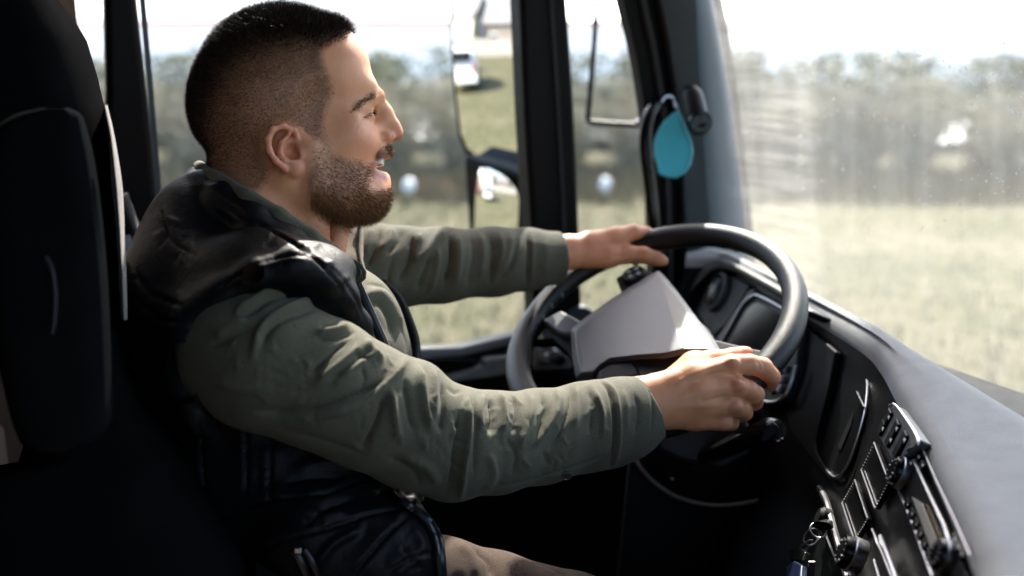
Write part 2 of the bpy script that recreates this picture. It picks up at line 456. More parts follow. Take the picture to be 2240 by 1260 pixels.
house('garden_shed', 'reddish shed shown in the small wide angle mirror', -17, 15, 6, 4, 3.0, M['brickred'], M['roofwhite'], -.5)
fe = empty('plank_fence', (-31, 10, 0), 'grey plank fence behind the van in the door mirror', 'fence')
M['greywood'] = pm('weathered_wood', (.3, .28, .26), .9, var=.3, scale=3)
for k in range(40):
    y_ = 1.5+k*.5
    wbox('plank', (-31.02, y_, .05), (-30.98, y_+.46, 1.75+.06*math.sin(k*2.3)), M['greywood'], fe)
wbox('rail', (-31.1, 1.4, .5), (-31.04, 21.5, .6), M['greywood'], fe); wbox('rail', (-31.1, 1.4, 1.3), (-31.04, 21.5, 1.4), M['greywood'], fe)
def conifer(loc, h, label, seed):
    e = empty('conifer', loc, label, 'tree'); r_ = np.random.default_rng(seed)
    rows = tube_data([(0, 0, 0), (0, 0, h*.5), (0, 0, h)], [.14, .09, .02], 8); v, f = loft_data(rows, True)
    o = mesh('trunk', v, f, M['twig'], None); o.parent = e
    t = r_.random(1800)**.7; a = r_.uniform(0, 6.28, 1800); rr = (1-t)*h*.26*np.sqrt(r_.random(1800))*(.8+.3*np.sin(a*5+t*20))
    c = np.stack([np.cos(a)*rr, np.sin(a)*rr, .4+t*(h-.4)], 1); v, f = scatter_quads(c, .12, r_, .5)
    o = bpy.data.objects.new('crown', fast_mesh('crown', v, f, [M['leafgreen']])); col.objects.link(o); o.parent = e
conifer((-33, 4.2, 0), 5.5, 'dark conifer before the red house in the door mirror', 1)
conifer((-33.5, 12.3, 0), 4.5, 'shorter conifer between the two houses in the door mirror', 2)
# ------------------------------------------------------------------ the truck cab round the driver
YD = 1.72                                   # inner face of the driver's door
ZR = 3.42                                   # cab ceiling
cab = empty('truck_cab', (0.2, .5, 1.15), 'black trimmed truck cab interior with windshield, pillars and driver door', 'truck cab')
M['cabgrey'] = pm('cab_lining_grey', (.03, .03, .032), .8)
wbox('floor', (-1.2, -.72, 1.02), (1.3, 1.75, 1.1), M['black'], cab)
wbox('roof_lining', (-1.2, -.74, ZR), (1.0, 1.78, ZR+.06), M['cabgrey'], cab)
wbox('rear_wall', (-1.28, -.72, 1.1), (-1.2, 1.75, ZR), M['cabgrey'], cab)
# passenger door with its window opening (behind the camera); pillar and header shaped to set the fill light
prism('passenger_door', [(-1.2, -.72, 1.1), (1.05, -.72, 1.1), (1.15, -.72, 2.0), (-1.2, -.72, 2.0)], (0, -.06, 0), M['cabgrey'], cab)
prism('passenger_pillar', [(-1.2, -.72, 2.01), (-.15, -.72, 2.01), (-.2, -.72, ZR-.01), (-1.2, -.72, ZR-.01)], (0, -.06, 0), M['cabgrey'], cab)

prism('passenger_header', [(-.17, -.72, 3.25), (1.1, -.72, 3.25), (1.0, -.72, ZR-.01), (-.18, -.72, ZR-.01)], (0, -.055, 0), M['cabgrey'], cab)
wbox('bunk_mattress', (-1.19, -.4, 1.6), (-.14, 1.70, 1.955), M['tan'], cab, .03)
# driver side: sleeper side wall (tan), curtain folds, B pillar
sw = prism('sleeper_side_wall', [(-1.19, YD+.03, 1.1), (.02, YD+.03, 1.1), (.02, YD+.03, ZR-.01), (-1.19, YD+.03, ZR-.01)], (0, .05, 0), M['tan'], cab)
rows = []
for k in range(60):
    t = k/59; x = -.35+t*.5
    rows.append([(x, YD-.02+.016*math.sin(t*38+.6*math.sin(t*9)), z) for z in np.linspace(2.72, ZR-.02, 6)])
curt = loft('curtain', rows, M['tan'], cab); sm = curt.modifiers.new('thick', 'SOLIDIFY'); sm.thickness = .004
def yprism(name, pts, y, th, mat, parent, bevel=.006):
    return prism(name, [PY(a, b, y) for a, b in pts], (0, th, 0), mat, parent, bevel, 3)
bp = yprism('door_pillar', [(222, -260), (262, -260), (300, 0), (330, 260), (346, 440), (365, 700), (372, 1000), (180, 1000), (215, 600), (232, 200)], YD-.03, .07, M['black'], cab, .02)
# strip carrying the pillar edge's bluish highlight in its colour
loft('pillar_highlight', [[PY(a, b, YD-.034) for a, b in ((293+dx, -200), (311+dx, 0), (329+dx, 200), (345+dx, 400), (352+dx, 520))] for dx in (-6, 0, 7)], M['pillar'], bp)

# driver door: inner panel, sill, armrest, pocket, window
door = yprism('driver_door', [(345, 790), (760, 776), (905, 772), (1010, 768), (1120, 742), (1215, 722), (1400, 700), (1520, 700), (1500, 1900), (300, 1900)], YD, .06, M['dark'], cab, .01)
yprism('window_sill', [(345, 786), (760, 770), (905, 765), (1010, 761), (1120, 735), (1215, 716), (1400, 694), (1400, 708), (1215, 733), (1120, 754), (1010, 782), (905, 786), (760, 790), (345, 805)], YD-.02, .018, M['doorgrey'], door, .006)
# recessed pull pocket: dark hollow framed by a pale rim
yprism('pocket_hollow', [(700, 785), (906, 784), (1045, 788), (1050, 800), (1020, 815), (940, 832), (700, 840)], YD-.012, .01, M['blackgloss'], door, .002)
pr = [PY(a, b, YD-.03) for a, b in ((700, 848), (900, 838), (980, 826), (1035, 812), (1058, 800), (1062, 788), (1080, 785), (1150, 778), (1160, 812), (1080, 826), (960, 842), (880, 852), (700, 862))]
prism('armrest', pr, (0, .028, 0), M['doorgrey'], door, .008, 3)
yprism('switch_panel', [(1165, 800), (1180, 768), (1205, 745), (1232, 760), (1254, 800), (1250, 808), (1170, 812)], YD-.035, .03, M['doorgrey'], door, .006)
for k, (a, b) in enumerate(((1190, 785), (1208, 775), (1222, 786))):
    lathe('window_switch', PY(a, b, YD-.036), (0, -1, .2), [(.012, 0), (.012, .008), (.008, .012)], M['chrome'] if k != 2 else M['blackgloss'], door, 20)
yprism('lower_trim', [(700, 868), (960, 848), (1160, 816), (1255, 814), (1400, 800), (1400, 1500), (700, 1500)], YD-.022, .018, M['black'], door, .006)
# speaker disc behind the wheel, at the front of the door
lathe('door_speaker', PY(1262, 705, YD-.01), (0, -1, .1), [(.036, -.02), (.036, .012), (.031, .018), (.025, .016)], M['pillar'], door, 40)
gl = mesh('side_window', [PY(345, 790, YD+.03), PY(1130, 745, YD+.03), PY(1160, -300, YD+.03), PY(250, -300, YD+.03)], [(0, 1, 2, 3)], M['glass'], door, False)
# front frame post of the door window, with its rubber seal
fp = yprism('window_post', [(1128, -260), (1215, -260), (1243, 0), (1254, 150), (1262, 300), (1270, 500), (1276, 700), (1172, 720), (1165, 500), (1150, 250), (1140, 0)], YD-.02, .06, M['black'], door, .012)
loft('post_seal', [[PY(a, b, YD-.026) for a, b in ((1190+dx, -200), (1207+dx, 0), (1220+dx, 200), (1232+dx, 420), (1240+dx, 640))] for dx in (-4, 4)], M['rubber'], door)
qg = mesh('quarter_window', [PY(1270, 720, YD+.028), PY(1425, 720, YD+.028), PY(1300, -300, YD+.028), PY(1225, -300, YD+.028)], [(0, 1, 2, 3)], M['glass'], door, False)

# windshield surface
def ws_x(y, z):
    t = (y-.5)/1.25
    return 1.20-.10*t**4-.02*t*t-.14*(z-2.1)
def on_ws(px, py):
    d = 1.6
    for _ in range(30):
        p = P(px, py, d); x = ws_x(p[1], p[2]); d *= 1+.7*(x-p[0])/max(.2, abs(p[0]))
    return P(px, py, d)
# A pillar: lofted columns from the door side round to the windshield edge
colsA = [
    # px at y = -200, 0, 120, 250, 400, 520, 640   and distance in front of the column's base surface
    ([1300, 1345, 1375, 1396, 1408, 1412, 1414], YD-.01),
    ([1318, 1362, 1390, 1410, 1421, 1425, 1428], YD-.05),
    ([1350, 1392, 1418, 1437, 1446, 1450, 1453], YD-.055),
    ([1358, 1402, 1427, 1446, 1455, 1459, 1462], YD-.03),
    ([1395, 1437, 1460, 1477, 1487, 1492, 1496], YD-.035),
    ([1402, 1446, 1469, 1486, 1496, 1501, 1505], YD-.065),
    ([1445, 1492, 1515, 1534, 1548, 1556, 1562], YD-.085),
    ([1490, 1540, 1562, 1581, 1597, 1608, 1618], YD-.095),
    ([1505, 1556, 1577, 1597, 1614, 1626, 1636], YD-.085),
    ([1510, 1562, 1583, 1602, 1619, 1631, 1641], YD-.04),
]
ysA = [-200, 0, 120, 250, 400, 520, 640]
gridA = []
for xs_, y_ in colsA:
    pts = spline([PY(a, b, y_) for a, b in zip(xs_, ysA)], 40)
    gridA.append(pts)
ap = loft('front_pillar', gridA[:6], M['black'], cab)
loft('pillar_cover', gridA[5:], M['pillar'], ap)
loft('windshield_seal', [g_+np.array([0, 0, 0])+o_ for g_, o_ in ((gridA[9], np.array([0, .002, 0])), (gridA[9], np.array([.012, -.01, 0])), (gridA[9], np.array([.03, .03, 0])))], M['rubber'], ap)
# rounded black weather strip along the pillar's door side
tube('door_seal', spline([PY(a+12, b, YD-.06) for a, b in zip(colsA[2][0], ysA)], 40), .007, M['rubber'], ap, 10)
tube('door_seal', spline([PY(a+4, b, YD-.05) for a, b in zip(colsA[4][0], ysA)], 40), .006, M['rubber'], ap, 10)

# grab handle on the pillar
gh = spline([P(a, b, d) for a, b, d in ((1462, 215, 1.93), (1444, 224, 1.88), (1424, 246, 1.85), (1413, 285, 1.84), (1414, 340, 1.84), (1424, 420, 1.85), (1432, 500, 1.86), (1440, 560, 1.9))], 40)
tube('grab_handle', gh, np.concatenate([np.linspace(.008, .0115, 8), np.full(32, .0115)]), M['blackgloss'], ap, 14)
tube('handle_loop', spline([P(1440, 232, 1.86), P(1455, 212, 1.87), P(1470, 214, 1.88), P(1476, 236, 1.88)], 16), .003, M['chrome'], ap, 8)

# windshield pane
yy = np.linspace(-.72, 1.66, 50); zz = np.linspace(2.0, 3.4, 30)
def ws_mat():
    m = bpy.data.materials.new('dusty_windshield_glass'); m.use_nodes = True; nt = m.node_tree
    for x in list(nt.nodes): nt.nodes.remove(x)
    L = nt.links.new
    out_ = nt.nodes.new("ShaderNodeOutputMaterial")
    tr = nt.nodes.new("ShaderNodeBsdfTransparent"); tr.inputs[0].default_value = (.93, .965, .95, 1)
    gl_ = nt.nodes.new("ShaderNodeBsdfGlossy"); gl_.inputs["Roughness"].default_value = .02
    fr = nt.nodes.new("ShaderNodeFresnel"); fr.inputs[0].default_value = 1.2
    clear = nt.nodes.new("ShaderNodeMixShader"); L(fr.outputs[0], clear.inputs[0]); L(tr.outputs[0], clear.inputs[1]); L(gl_.outputs[0], clear.inputs[2])
    tl = nt.nodes.new("ShaderNodeBsdfTranslucent"); tl.inputs[0].default_value = (.9, .9, .88, 1)
    df = nt.nodes.new("ShaderNodeBsdfDiffuse"); df.inputs[0].default_value = (.75, .76, .76, 1)
    dm = nt.nodes.new("ShaderNodeMixShader"); dm.inputs[0].default_value = .25; L(tl.outputs[0], dm.inputs[1]); L(df.outputs[0], dm.inputs[2])
    tc = nt.nodes.new("ShaderNodeTexCoord")
    def noise(scale, sc, detail=4, dist=0):
        mp = nt.nodes.new("ShaderNodeMapping"); mp.inputs["Scale"].default_value = sc
        n = nt.nodes.new("ShaderNodeTexNoise"); n.inputs["Scale"].default_value = scale; n.inputs["Detail"].default_value = detail
        n.inputs["Distortion"].default_value = dist
        L(tc.outputs["Object"], mp.inputs[0]); L(mp.outputs[0], n.inputs["Vector"]); return n.outputs[0]
    def rng_(v, a, b, c, d):
        r = nt.nodes.new("ShaderNodeMapRange"); r.inputs[1].default_value = a; r.inputs[2].default_value = b; r.inputs[3].default_value = c; r.inputs[4].default_value = d
        L(v, r.inputs[0]); return r.outputs[0]
    def math_(op, a, b):
        q = nt.nodes.new("ShaderNodeMath"); q.operation = op
        for i_, x in enumerate((a, b)):
            if isinstance(x, float): q.inputs[i_].default_value = x
            else: L(x, q.inputs[i_])
        return q.outputs[0]
    sp = nt.nodes.new("ShaderNodeSeparateXYZ"); L(tc.outputs["Object"], sp.inputs[0])
    vert = rng_(noise(7, (1, 6, .35), 5), .45, .8, 0, .025)            # run-down streaks
    speck = rng_(noise(260, (1, 1, 1), 2), .62, .75, 0, .05)          # dust specks
    cloud = rng_(noise(2.2, (1, 1, 1), 5), .3, .8, .05, .085)          # uneven film
    hor = rng_(noise(24, (1, .25, 4.5), 4, .6), .4, .72, .02, .08)    # wiped ripples beside the pillar
    strip = math_('MULTIPLY', rng_(sp.outputs[1], 1.36, 1.40, 0, 1), rng_(sp.outputs[1], 1.575, 1.60, 1, .35))
    s = math_('ADD', math_('ADD', vert, speck), math_('ADD', cloud, math_('MULTIPLY', hor, strip)))
    s = math_('MINIMUM', s, .8)
    fin = nt.nodes.new("ShaderNodeMixShader"); L(s, fin.inputs[0]); L(clear.outputs[0], fin.inputs[1]); L(dm.outputs[0], fin.inputs[2])
    L(fin.outputs[0], out_.inputs[0])
    return m
wsh = loft('windshield', [[(ws_x(y, z), y, z) for z in zz] for y in yy], ws_mat(), cab)
# rows of dried drops left by the wiper, and drops running down
M['drop'] = bpy.data.materials.new('dried_water_drop'); M['drop'].use_nodes = True
_n = M['drop'].node_tree; _n.nodes.remove(_n.nodes["Principled BSDF"]); _t = _n.nodes.new("ShaderNodeBsdfTranslucent"); _t.inputs[0].default_value = (.4, .4, .4, 1)
_n.links.new(_t.outputs[0], _n.nodes["Material Output"].inputs[0])
dv = []
drng = np.random.default_rng(5)
def drop(px, py, r):
    c = on_ws(px, py)+np.array([-.003, 0, 0]); c = np.asarray(c)
    bm_v = []
    n = 6
    top = c+np.array([-r*.7, 0, 0])
    ring = [c+np.array([0, r*math.cos(a), r*math.sin(a)]) for a in np.linspace(0, 2*math.pi, n, endpoint=False)]
    dv.append(([top]+ring, [(0, i+1, (i+1) % n+1) for i in range(n)]))
for arc in ([(1752, 258), (1800, 248), (1880, 246), (1960, 268), (2060, 315), (2150, 368), (2240, 430)],
            [(2060, 108), (2120, 150), (2180, 180), (2240, 215)], [(1960, 112), (2030, 130), (2110, 160), (2200, 230), (2240, 262)],
            [(1735, 0), (1745, 130), (1750, 240), (1756, 330), (1752, 400)], [(1690, 8), (1712, 10), (1755, 40), (1830, 25), (1880, 20)]):
    pts = spline(arc, int(len(arc)*16))
    for a, b in pts:
        if drng.random() < .8: drop(a+drng.normal()*7, b+drng.normal()*7, abs(drng.normal())*.0007+.0005)
for k in range(240):
    a, b = drng.uniform(1740, 2240), drng.uniform(0, 520)
    drop(a, b, abs(drng.normal())*.0006+.0005)
v, f = join_data(dv)
o = mesh('water_drops', v, f, M['drop'], wsh); tag(o, kind='stuff')
# outside wiper resting at the bottom edge of the glass
wp = [on_ws(a, b)+np.array([.03, 0, 0]) for a, b in ((2205, 902), (2240, 890), (2330, 880), (2500, 905))]
tube('wiper_arm', spline(wp, 14), .008, M['black'], cab, 8)
tube('wiper_blade', spline([p+np.array([.01, .0, -.022]) for p in wp], 14), .006, M['rubber'], cab, 8)
# front wall below the glass
prism('front_bulkhead', [(1.14, -.72, 1.1), (1.14, 1.7, 1.1), (1.14, 1.7, 2.02), (1.14, -.72, 2.02)], (.06, 0, 0), M['black'], cab)
wbox('windshield_header', (.97, -.72, 3.36), (1.05, 1.7, ZR+.06), M['cabgrey'], cab)

# ------------------------------------------------------------------ door mirrors outside the window
mir = empty('door_mirror', PY(1090, 200, 2.1), 'tall black door mirror with a wide angle mirror below, outside the side window', 'mirror')
def bulge(px, py, c, m, R):
    # meet the sight line with the sphere of radius R whose apex is c and whose outward normal is m
    ctr = c-m*R; r = ray(px, py); o_ = EYE-ctr
    a = r@r; b = 2*o_@r; q = o_@o_-R*R
    s = (-b-math.sqrt(max(0, b*b-4*a*q)))/(2*a)
    return EYE+r*s
def mirror_glass(name, rowsx, c, m, R, mat, parent):
    rows = [[bulge(xl+(xr-xl)*t, y, c, m, R) for t in np.linspace(0, 1, 14)] for y, xl, xr in rowsx]
    return loft(name, rows, mat, parent)
MC = P(1068, 170, 2.3); MN = unit((-.885, -.46, -.07))
top_rows = [(y, np.interp(y, [-80, 0, 100, 200, 290, 330, 350, 362, 372], [986, 988, 991, 998, 1008, 1025, 1056, 1090, 1120]), np.interp(y, [-80, 0, 250, 385], [1136, 1140, 1151, 1156])) for y in np.linspace(-80, 374, 28)]
mirror_glass('mirror_glass', top_rows, MC, MN, 1.7, M['mirror'], mir)
hous = [bulge(a, b, MC, MN, 1.7)-MN*.006 for a, b in ((972, -90), (976, 0), (980, 100), (986, 200), (997, 300), (1016, 345), (1060, 368), (1160, 396), (1164, 250), (1155, 0), (1150, -90))]
prism('mirror_housing', hous, -MN*.07, M['black'], mir, .006)
MC2 = P(1090, 440, 2.28); MN2 = unit((-.885, -.46, .0))
low_rows = [(y, np.interp(y, [368, 380, 420, 520], [1052, 1046, 1041, 1036]), np.interp(y, [368, 385, 410, 430, 520], [1068, 1105, 1126, 1135, 1132])) for y in np.linspace(368, 520, 14)]
mirror_glass('wide_angle_glass', low_rows, MC2+MN2*.004, MN2, .45, M['mirror'], mir)
hous = [bulge(a, b, MC2, MN2, 1.5)-MN2*.012 for a, b in ((1006, 340), (1040, 352), (1100, 370), (1168, 398), (1174, 540), (1018, 540), (1014, 460), (1009, 400))]
prism('wide_angle_housing', hous, -MN2*.07, M['black'], mir, .008)
tube('mirror_bracket', [P(a, b, 2.2) for a, b in ((1318, -200), (1306, 0), (1300, 90), (1293, 180), (1286, 255), (1287, 264), (1296, 268), (1340, 271), (1400, 274), (1425, 276))], .006, M['black'], mir, 8)
lathe('bracket_bolt', P(1394, 268, 2.02), (0, -1, .1), [(.006, 0), (.006, .008), (.003, .011)], M['chrome'], mir, 16)
# lower mirror foot seen under the driver's left arm
foot = [P(a, b, 2.25) for a, b in ((1138, 628), (1240, 628), (1230, 655), (1190, 662), (1155, 645))]
prism('mirror_foot', foot, FWD*.05, M['black'], mir, .006)
loft('foot_trim', [[P(a, b+dy, 2.245) for a in (1140, 1190, 1240) for b in (629,)] for dy in (-5, 4)], M['chrome'], mir)
# dark frame between the lower mirror and the post
# ------------------------------------------------------------------ dashboard
ZD = 2.5-.369
dash = empty('dashboard', (1.0, .7, 1.2), 'wrap around black dashboard with pale sunlit top, silver trims, radio and switches', 'dashboard')
lip_px = [(1500, 560), (1560, 562), (1590, 570), (1720, 641), (1780, 673), (1890, 740), (1931, 782), (1967, 845), (2011, 922), (2055, 1015), (2087, 1085), (2127, 1175), (2146, 1225), (2152, 1300), (2150, 1420)]
lip = spline([PZ(a, b, ZD) for a, b in lip_px], 90)
edge_px = [(1560, 540), (1600, 552), (1640, 572), (1720, 612), (1775, 640), (1910, 709), (2000, 766), (2100, 826), (2202, 888), (2290, 940), (2420, 1020), (2600, 1120), (2800, 1260), (3000, 1400), (3100, 1500)]
edge = spline([PZ(a, b, ZD+.004) for a, b in edge_px], 90)
rows = []
SL = unit((-.42, .0, -.91))                  # the fascia falls towards the driver
fwdv = np.array([1.0, 0, 0])
for k, (L_, E_) in enumerate(zip(lip, edge)):
    w = unit(E_-L_)
    tang = lip[min(k+1, 89)]-lip[max(k-1, 0)]
    nr = unit(np.cross(tang, [0, 0, 1.0])); nr = nr if nr@w > 0 else -nr; w2 = unit(nr*.8+w*.2)
    rs = min(1.0, np.linalg.norm(E_-L_)*.32/.026)
    row = [E_+w*.06+np.array([0, 0, -.10]), E_+w*.022+np.array([0, 0, -.018]), E_+np.array([0, 0, -.001])]
    for t in (.8, .6, .45): row.append(L_+(E_-L_)*t+np.array([0, 0, .003]))
    row += [L_+w2*.026*rs+np.array([0, 0, .001]), L_+w2*.016*rs+np.array([0, 0, -.0005]), L_+w2*.008*rs+np.array([0, 0, -.004]), L_+w2*.002*rs+np.array([0, 0, -.010]), L_-w2*.001+np.array([0, 0, -.02])]
    rows.append(row)
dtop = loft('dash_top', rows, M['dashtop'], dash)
rows = [[E_+unit(E_-L_)*.02+np.array([0, 0, -.02]), E_+unit(E_-L_)*.045+np.array([0, 0, -.09]), np.array([max(ws_x(E_[1], ZD)-.012, E_[0]+.06), E_[1], ZD-.10])] for L_, E_ in zip(lip, edge)]
loft('dash_cowl', rows, M['black'], dash)
# fascia: the dark face under the lip
rows = []
for k, L_ in enumerate(lip):
    w = unit(edge[k]-L_); b0 = L_+np.array([0, 0, -.0195])+w*.004
    rows.append([b0+SL*s_+w*o_ for s_, o_ in ((0, 0), (.006, .0), (.02, .004), (.1, .004), (.2, .004), (.34, .02), (.5, .05))])
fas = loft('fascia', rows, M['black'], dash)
# planes to set the fittings on: A behind the wheel, B the console turned to the driver
def plane(p, q):
    t = unit(q-p); n = unit(np.cross(t, SL))
    if n[0] > 0: n = -n
    return n
A0 = PZ(1720, 641, ZD)+np.array([0, 0, -.02]); NA = plane(PZ(1590, 570, ZD), PZ(1890, 740, ZD))
B0 = PZ(2011, 922, ZD)+np.array([0, 0, -.02]); NB = plane(PZ(1967, 845, ZD), PZ(2127, 1175, ZD))
def onA(px, py, h=0.0): return PP(px, py, A0+NA*h, NA)
def onB(px, py, h=0.0): return PP(px, py, B0+NB*h, NB)
def slab(name, pts, on, n, h0, h1, mat, parent=dash, bevel=.0015):
    return prism(name, [on(a, b, h1) for a, b in pts], -n*(h1-h0), mat, parent, bevel)
def rim_line(name, pts, on, h, r, mat, parent=dash, closed=False, n=60, flat=1.0):
    p = [on(a, b, h) for a, b in pts]
    if closed: p = p+[p[0]]
    s = spline(p, n)
    if closed: s = s[:-1]
    return tube(name, s, r, mat, parent, 8, closed)

# hood of the instrument cluster and the vent panel beside it
hood = [(1484, 645), (1510, 606), (1546, 574), (1566, 567), (1600, 574), (1700, 628), (1775, 680), (1760, 690), (1690, 642), (1602, 592), (1572, 586), (1553, 593), (1522, 622), (1500, 655)]
slab('cluster_hood', hood, onA, NA, -.01, .035, M['dark'], dash, .006)
slab('vent_panel', [(1500, 660), (1524, 624), (1556, 596), (1574, 589), (1640, 622), (1620, 660), (1585, 712), (1560, 735)], onA, NA, .0, .016, M['dark'], dash, .004)
vc = onA(1572, 640, .016)
vent = lathe('air_vent', vc, NA, [(.036, 0), (.036, .008), (.030, .012), (.026, .004)], M['grey'], dash, 40)
lathe('vent_core', vc+NA*.003, NA, [(.025, 0), (.025, .008), (.018, .012), (.004, .012)], M['blackgloss'], vent, 32)
for k in range(5):
    o_ = (k-2)*.009; t_ = unit(np.cross(NA, SL))
    box('vent_slat', vc+NA*.009+SL*o_, t_*math.sqrt(max(.0001, .024**2-o_*o_)), SL*.0012, NA*.004, M['black'], vent, .0005)
slab('cluster_bezel', [(1575, 760), (1600, 715), (1625, 668), (1645, 648), (1662, 646), (1725, 680), (1752, 712), (1742, 800), (1716, 872), (1690, 888), (1640, 884)], onA, NA, -.004, .020, M['dark'], dash, .004)
slab('instrument_screen', [(1582, 766), (1608, 720), (1632, 678), (1648, 663), (1660, 661), (1720, 694), (1738, 718), (1720, 770), (1690, 800), (1600, 800)], onA, NA, .018, .022, M['screen'], dash, .001)
rim_line('cluster_trim', [(1572, 762), (1598, 716), (1624, 669), (1645, 650), (1662, 648), (1724, 682), (1750, 714)], onA, .0225, .0032, M['chrome'])
rim_line('cluster_trim', [(1742, 800), (1732, 835), (1716, 866), (1694, 880), (1664, 878)], onA, .0225, .003, M['chrome'])
for k, (a, b) in enumerate(((1700, 812), (1718, 806), (1694, 832), (1712, 830), (1688, 852), (1706, 850))):
    box('cluster_button', onA(a, b, .023), unit(np.cross(NA, SL))*.0048, SL*.0055, NA*.003, M['grey'], dash, .001)
slab('vent_side_trim', [(1566, 742), (1590, 706), (1620, 662), (1636, 636), (1652, 630), (1640, 650), (1616, 676), (1592, 716), (1572, 748)], onA, NA, .016, .021, M['grey'], dash, .002)
# glossy panel between the cluster and the console
slab('gloss_panel', [(1748, 700), (1828, 768), (1812, 850), (1782, 960), (1786, 990), (1822, 1050), (1830, 1075), (1730, 950), (1712, 890), (1742, 805)], onA, NA, -.004, .008, M['black'], dash, .004)

# storage pocket framed by a silver trim
pk = [(1838, 766), (1876, 786), (1896, 824), (1892, 900), (1866, 990), (1844, 1033), (1822, 1043), (1798, 1008), (1784, 962), (1794, 905), (1814, 850), (1826, 790)]
slab('storage_pocket', pk, onB, NB, .0, .004, M['blackgloss'], dash, .002)
rim_line('pocket_trim', pk, onB, .005, .0018, M['chrome'], dash, True, 80)
slab('pocket_liner', [(1848, 800), (1872, 812), (1878, 850), (1860, 930), (1838, 985), (1816, 960), (1824, 880)], onB, NB, .004, .006, M['dark'], dash, .001)
rim_line('pocket_edge', [(1856, 800), (1872, 850), (1890, 890)], onB, .008, .0012, M['grey'])

# switch block with six rocker switches
tB = unit(PZ(2127, 1175, ZD)-PZ(1967, 845, ZD)); tB = unit(tB-NB*np.dot(tB, NB)); sB = unit(np.cross(NB, tB))
if sB[2] > 0: sB = -sB
blk = slab('switch_block', [(1946, 884), (1962, 888), (2012, 962), (1990, 985), (1958, 1018), (1920, 955), (1924, 925)], onB, NB, .0, .014, M['grey'], dash, .003)
rim_line('switch_block_trim', [(1946, 887), (1962, 890), (2008, 962), (1985, 985)], onB, .015, .0016, M['chrome'], blk)
for i in range(3):
    for j in range(2):
        a, b = 1944+i*17-j*13, 912+i*25+j*25
        k_ = box('rocker_switch', onB(a, b, .015), tB*.0085, sB*.0075, NB*.003, M['black'], blk, .0015)
        c_ = onB(a, b, .0184)
        if (i, j) != (2, 1):
            box('switch_symbol', c_, tB*.0022, sB*.0012, NB*.0003, M['white'], blk)
            box('switch_symbol', c_+tB*.003, tB*.0006, sB*.0022, NB*.0003, M['white'], blk)
# slots (card drawers) edged with fine silver lines and dotted grilles
for nm, pts in (('drawer', [(1912, 968), (1944, 1052), (1914, 1112), (1884, 1028)]), ('drawer', [(1870, 1050), (1898, 1134), (1869, 1182), (1842, 1100)])):
    d_ = slab(nm, pts, onB, NB, -.002, .004, M['blackgloss'], dash, .001)
    for (a, b), (c, e) in ((pts[0], pts[1]), (pts[3], pts[2])):
        tube('drawer_trim', [onB(a, b, .006), onB(c, e, .006)], .0011, M['chrome'], d_, 6)
    for k in range(9):
        t = (k+.5)/9
        for (a, b), (c, e) in (((pts[1]), (pts[2])), ((pts[0]), (pts[3]))):
            q = onB(a+(c-a)*t, b+(e-b)*t, .005)
            box('grille_dot', q, tB*.0004, sB*.0004, NB*.0004, M['white'], d_)
tube('console_trim', spline([onB(a, b, .006) for a, b in ((1792, 1068), (1808, 1098), (1822, 1150), (1838, 1205), (1856, 1270), (1870, 1330))], 24), .0042, M['chrome'], dash, 8)
for pts, r in ((((1908, 1158), (1932, 1215), (1958, 1280)), .0014), (((1926, 1174), (1948, 1230), (1966, 1280)), .0026), (((1912, 1225), (1925, 1270)), .0012),
               (((1962, 1062), (2000, 1155), (2040, 1262)), .0014), (((1998, 1005), (2030, 1075), (2066, 1150), (2080, 1195)), .0018), (((2012, 968), (2050, 1055), (2090, 1140), (2122, 1215)), .0008),
               (((1796, 1140), (1812, 1185), (1828, 1225)), .0014)):
    tube('panel_trim', [onB(a, b, .006) for a, b in pts], r, M['chrome'], dash, 6)
# rotary knobs
def knob(px, py, r, h, name='rotary_knob'):
    c_ = onB(px, py, .004)
    k_ = lathe(name, c_, NB, [(r, 0), (r, h*.7), (r*.9, h), (r*.2, h)], M['blackgloss'], dash, 36)
    rows = [(r*1.08, 0), (r*1.08, h*.55), (r*1.0, h*.6)]
    lathe('knob_ring', c_, NB, rows, M['chrome'], k_, 36)
    for a in range(12):
        t = a*math.pi/6; d_ = tB*math.cos(t)+sB*math.sin(t)
        box('knob_tick', c_+NB*(h+.0004)+d_*r*.7, d_*.0009, np.cross(NB, d_)*.0002, NB*.0004, M['white'], k_)
    return k_
knob(1884, 1222, .0175, .022)
knob(1984, 1040, .015, .016)
knob(2076, 1222, .0135, .012)
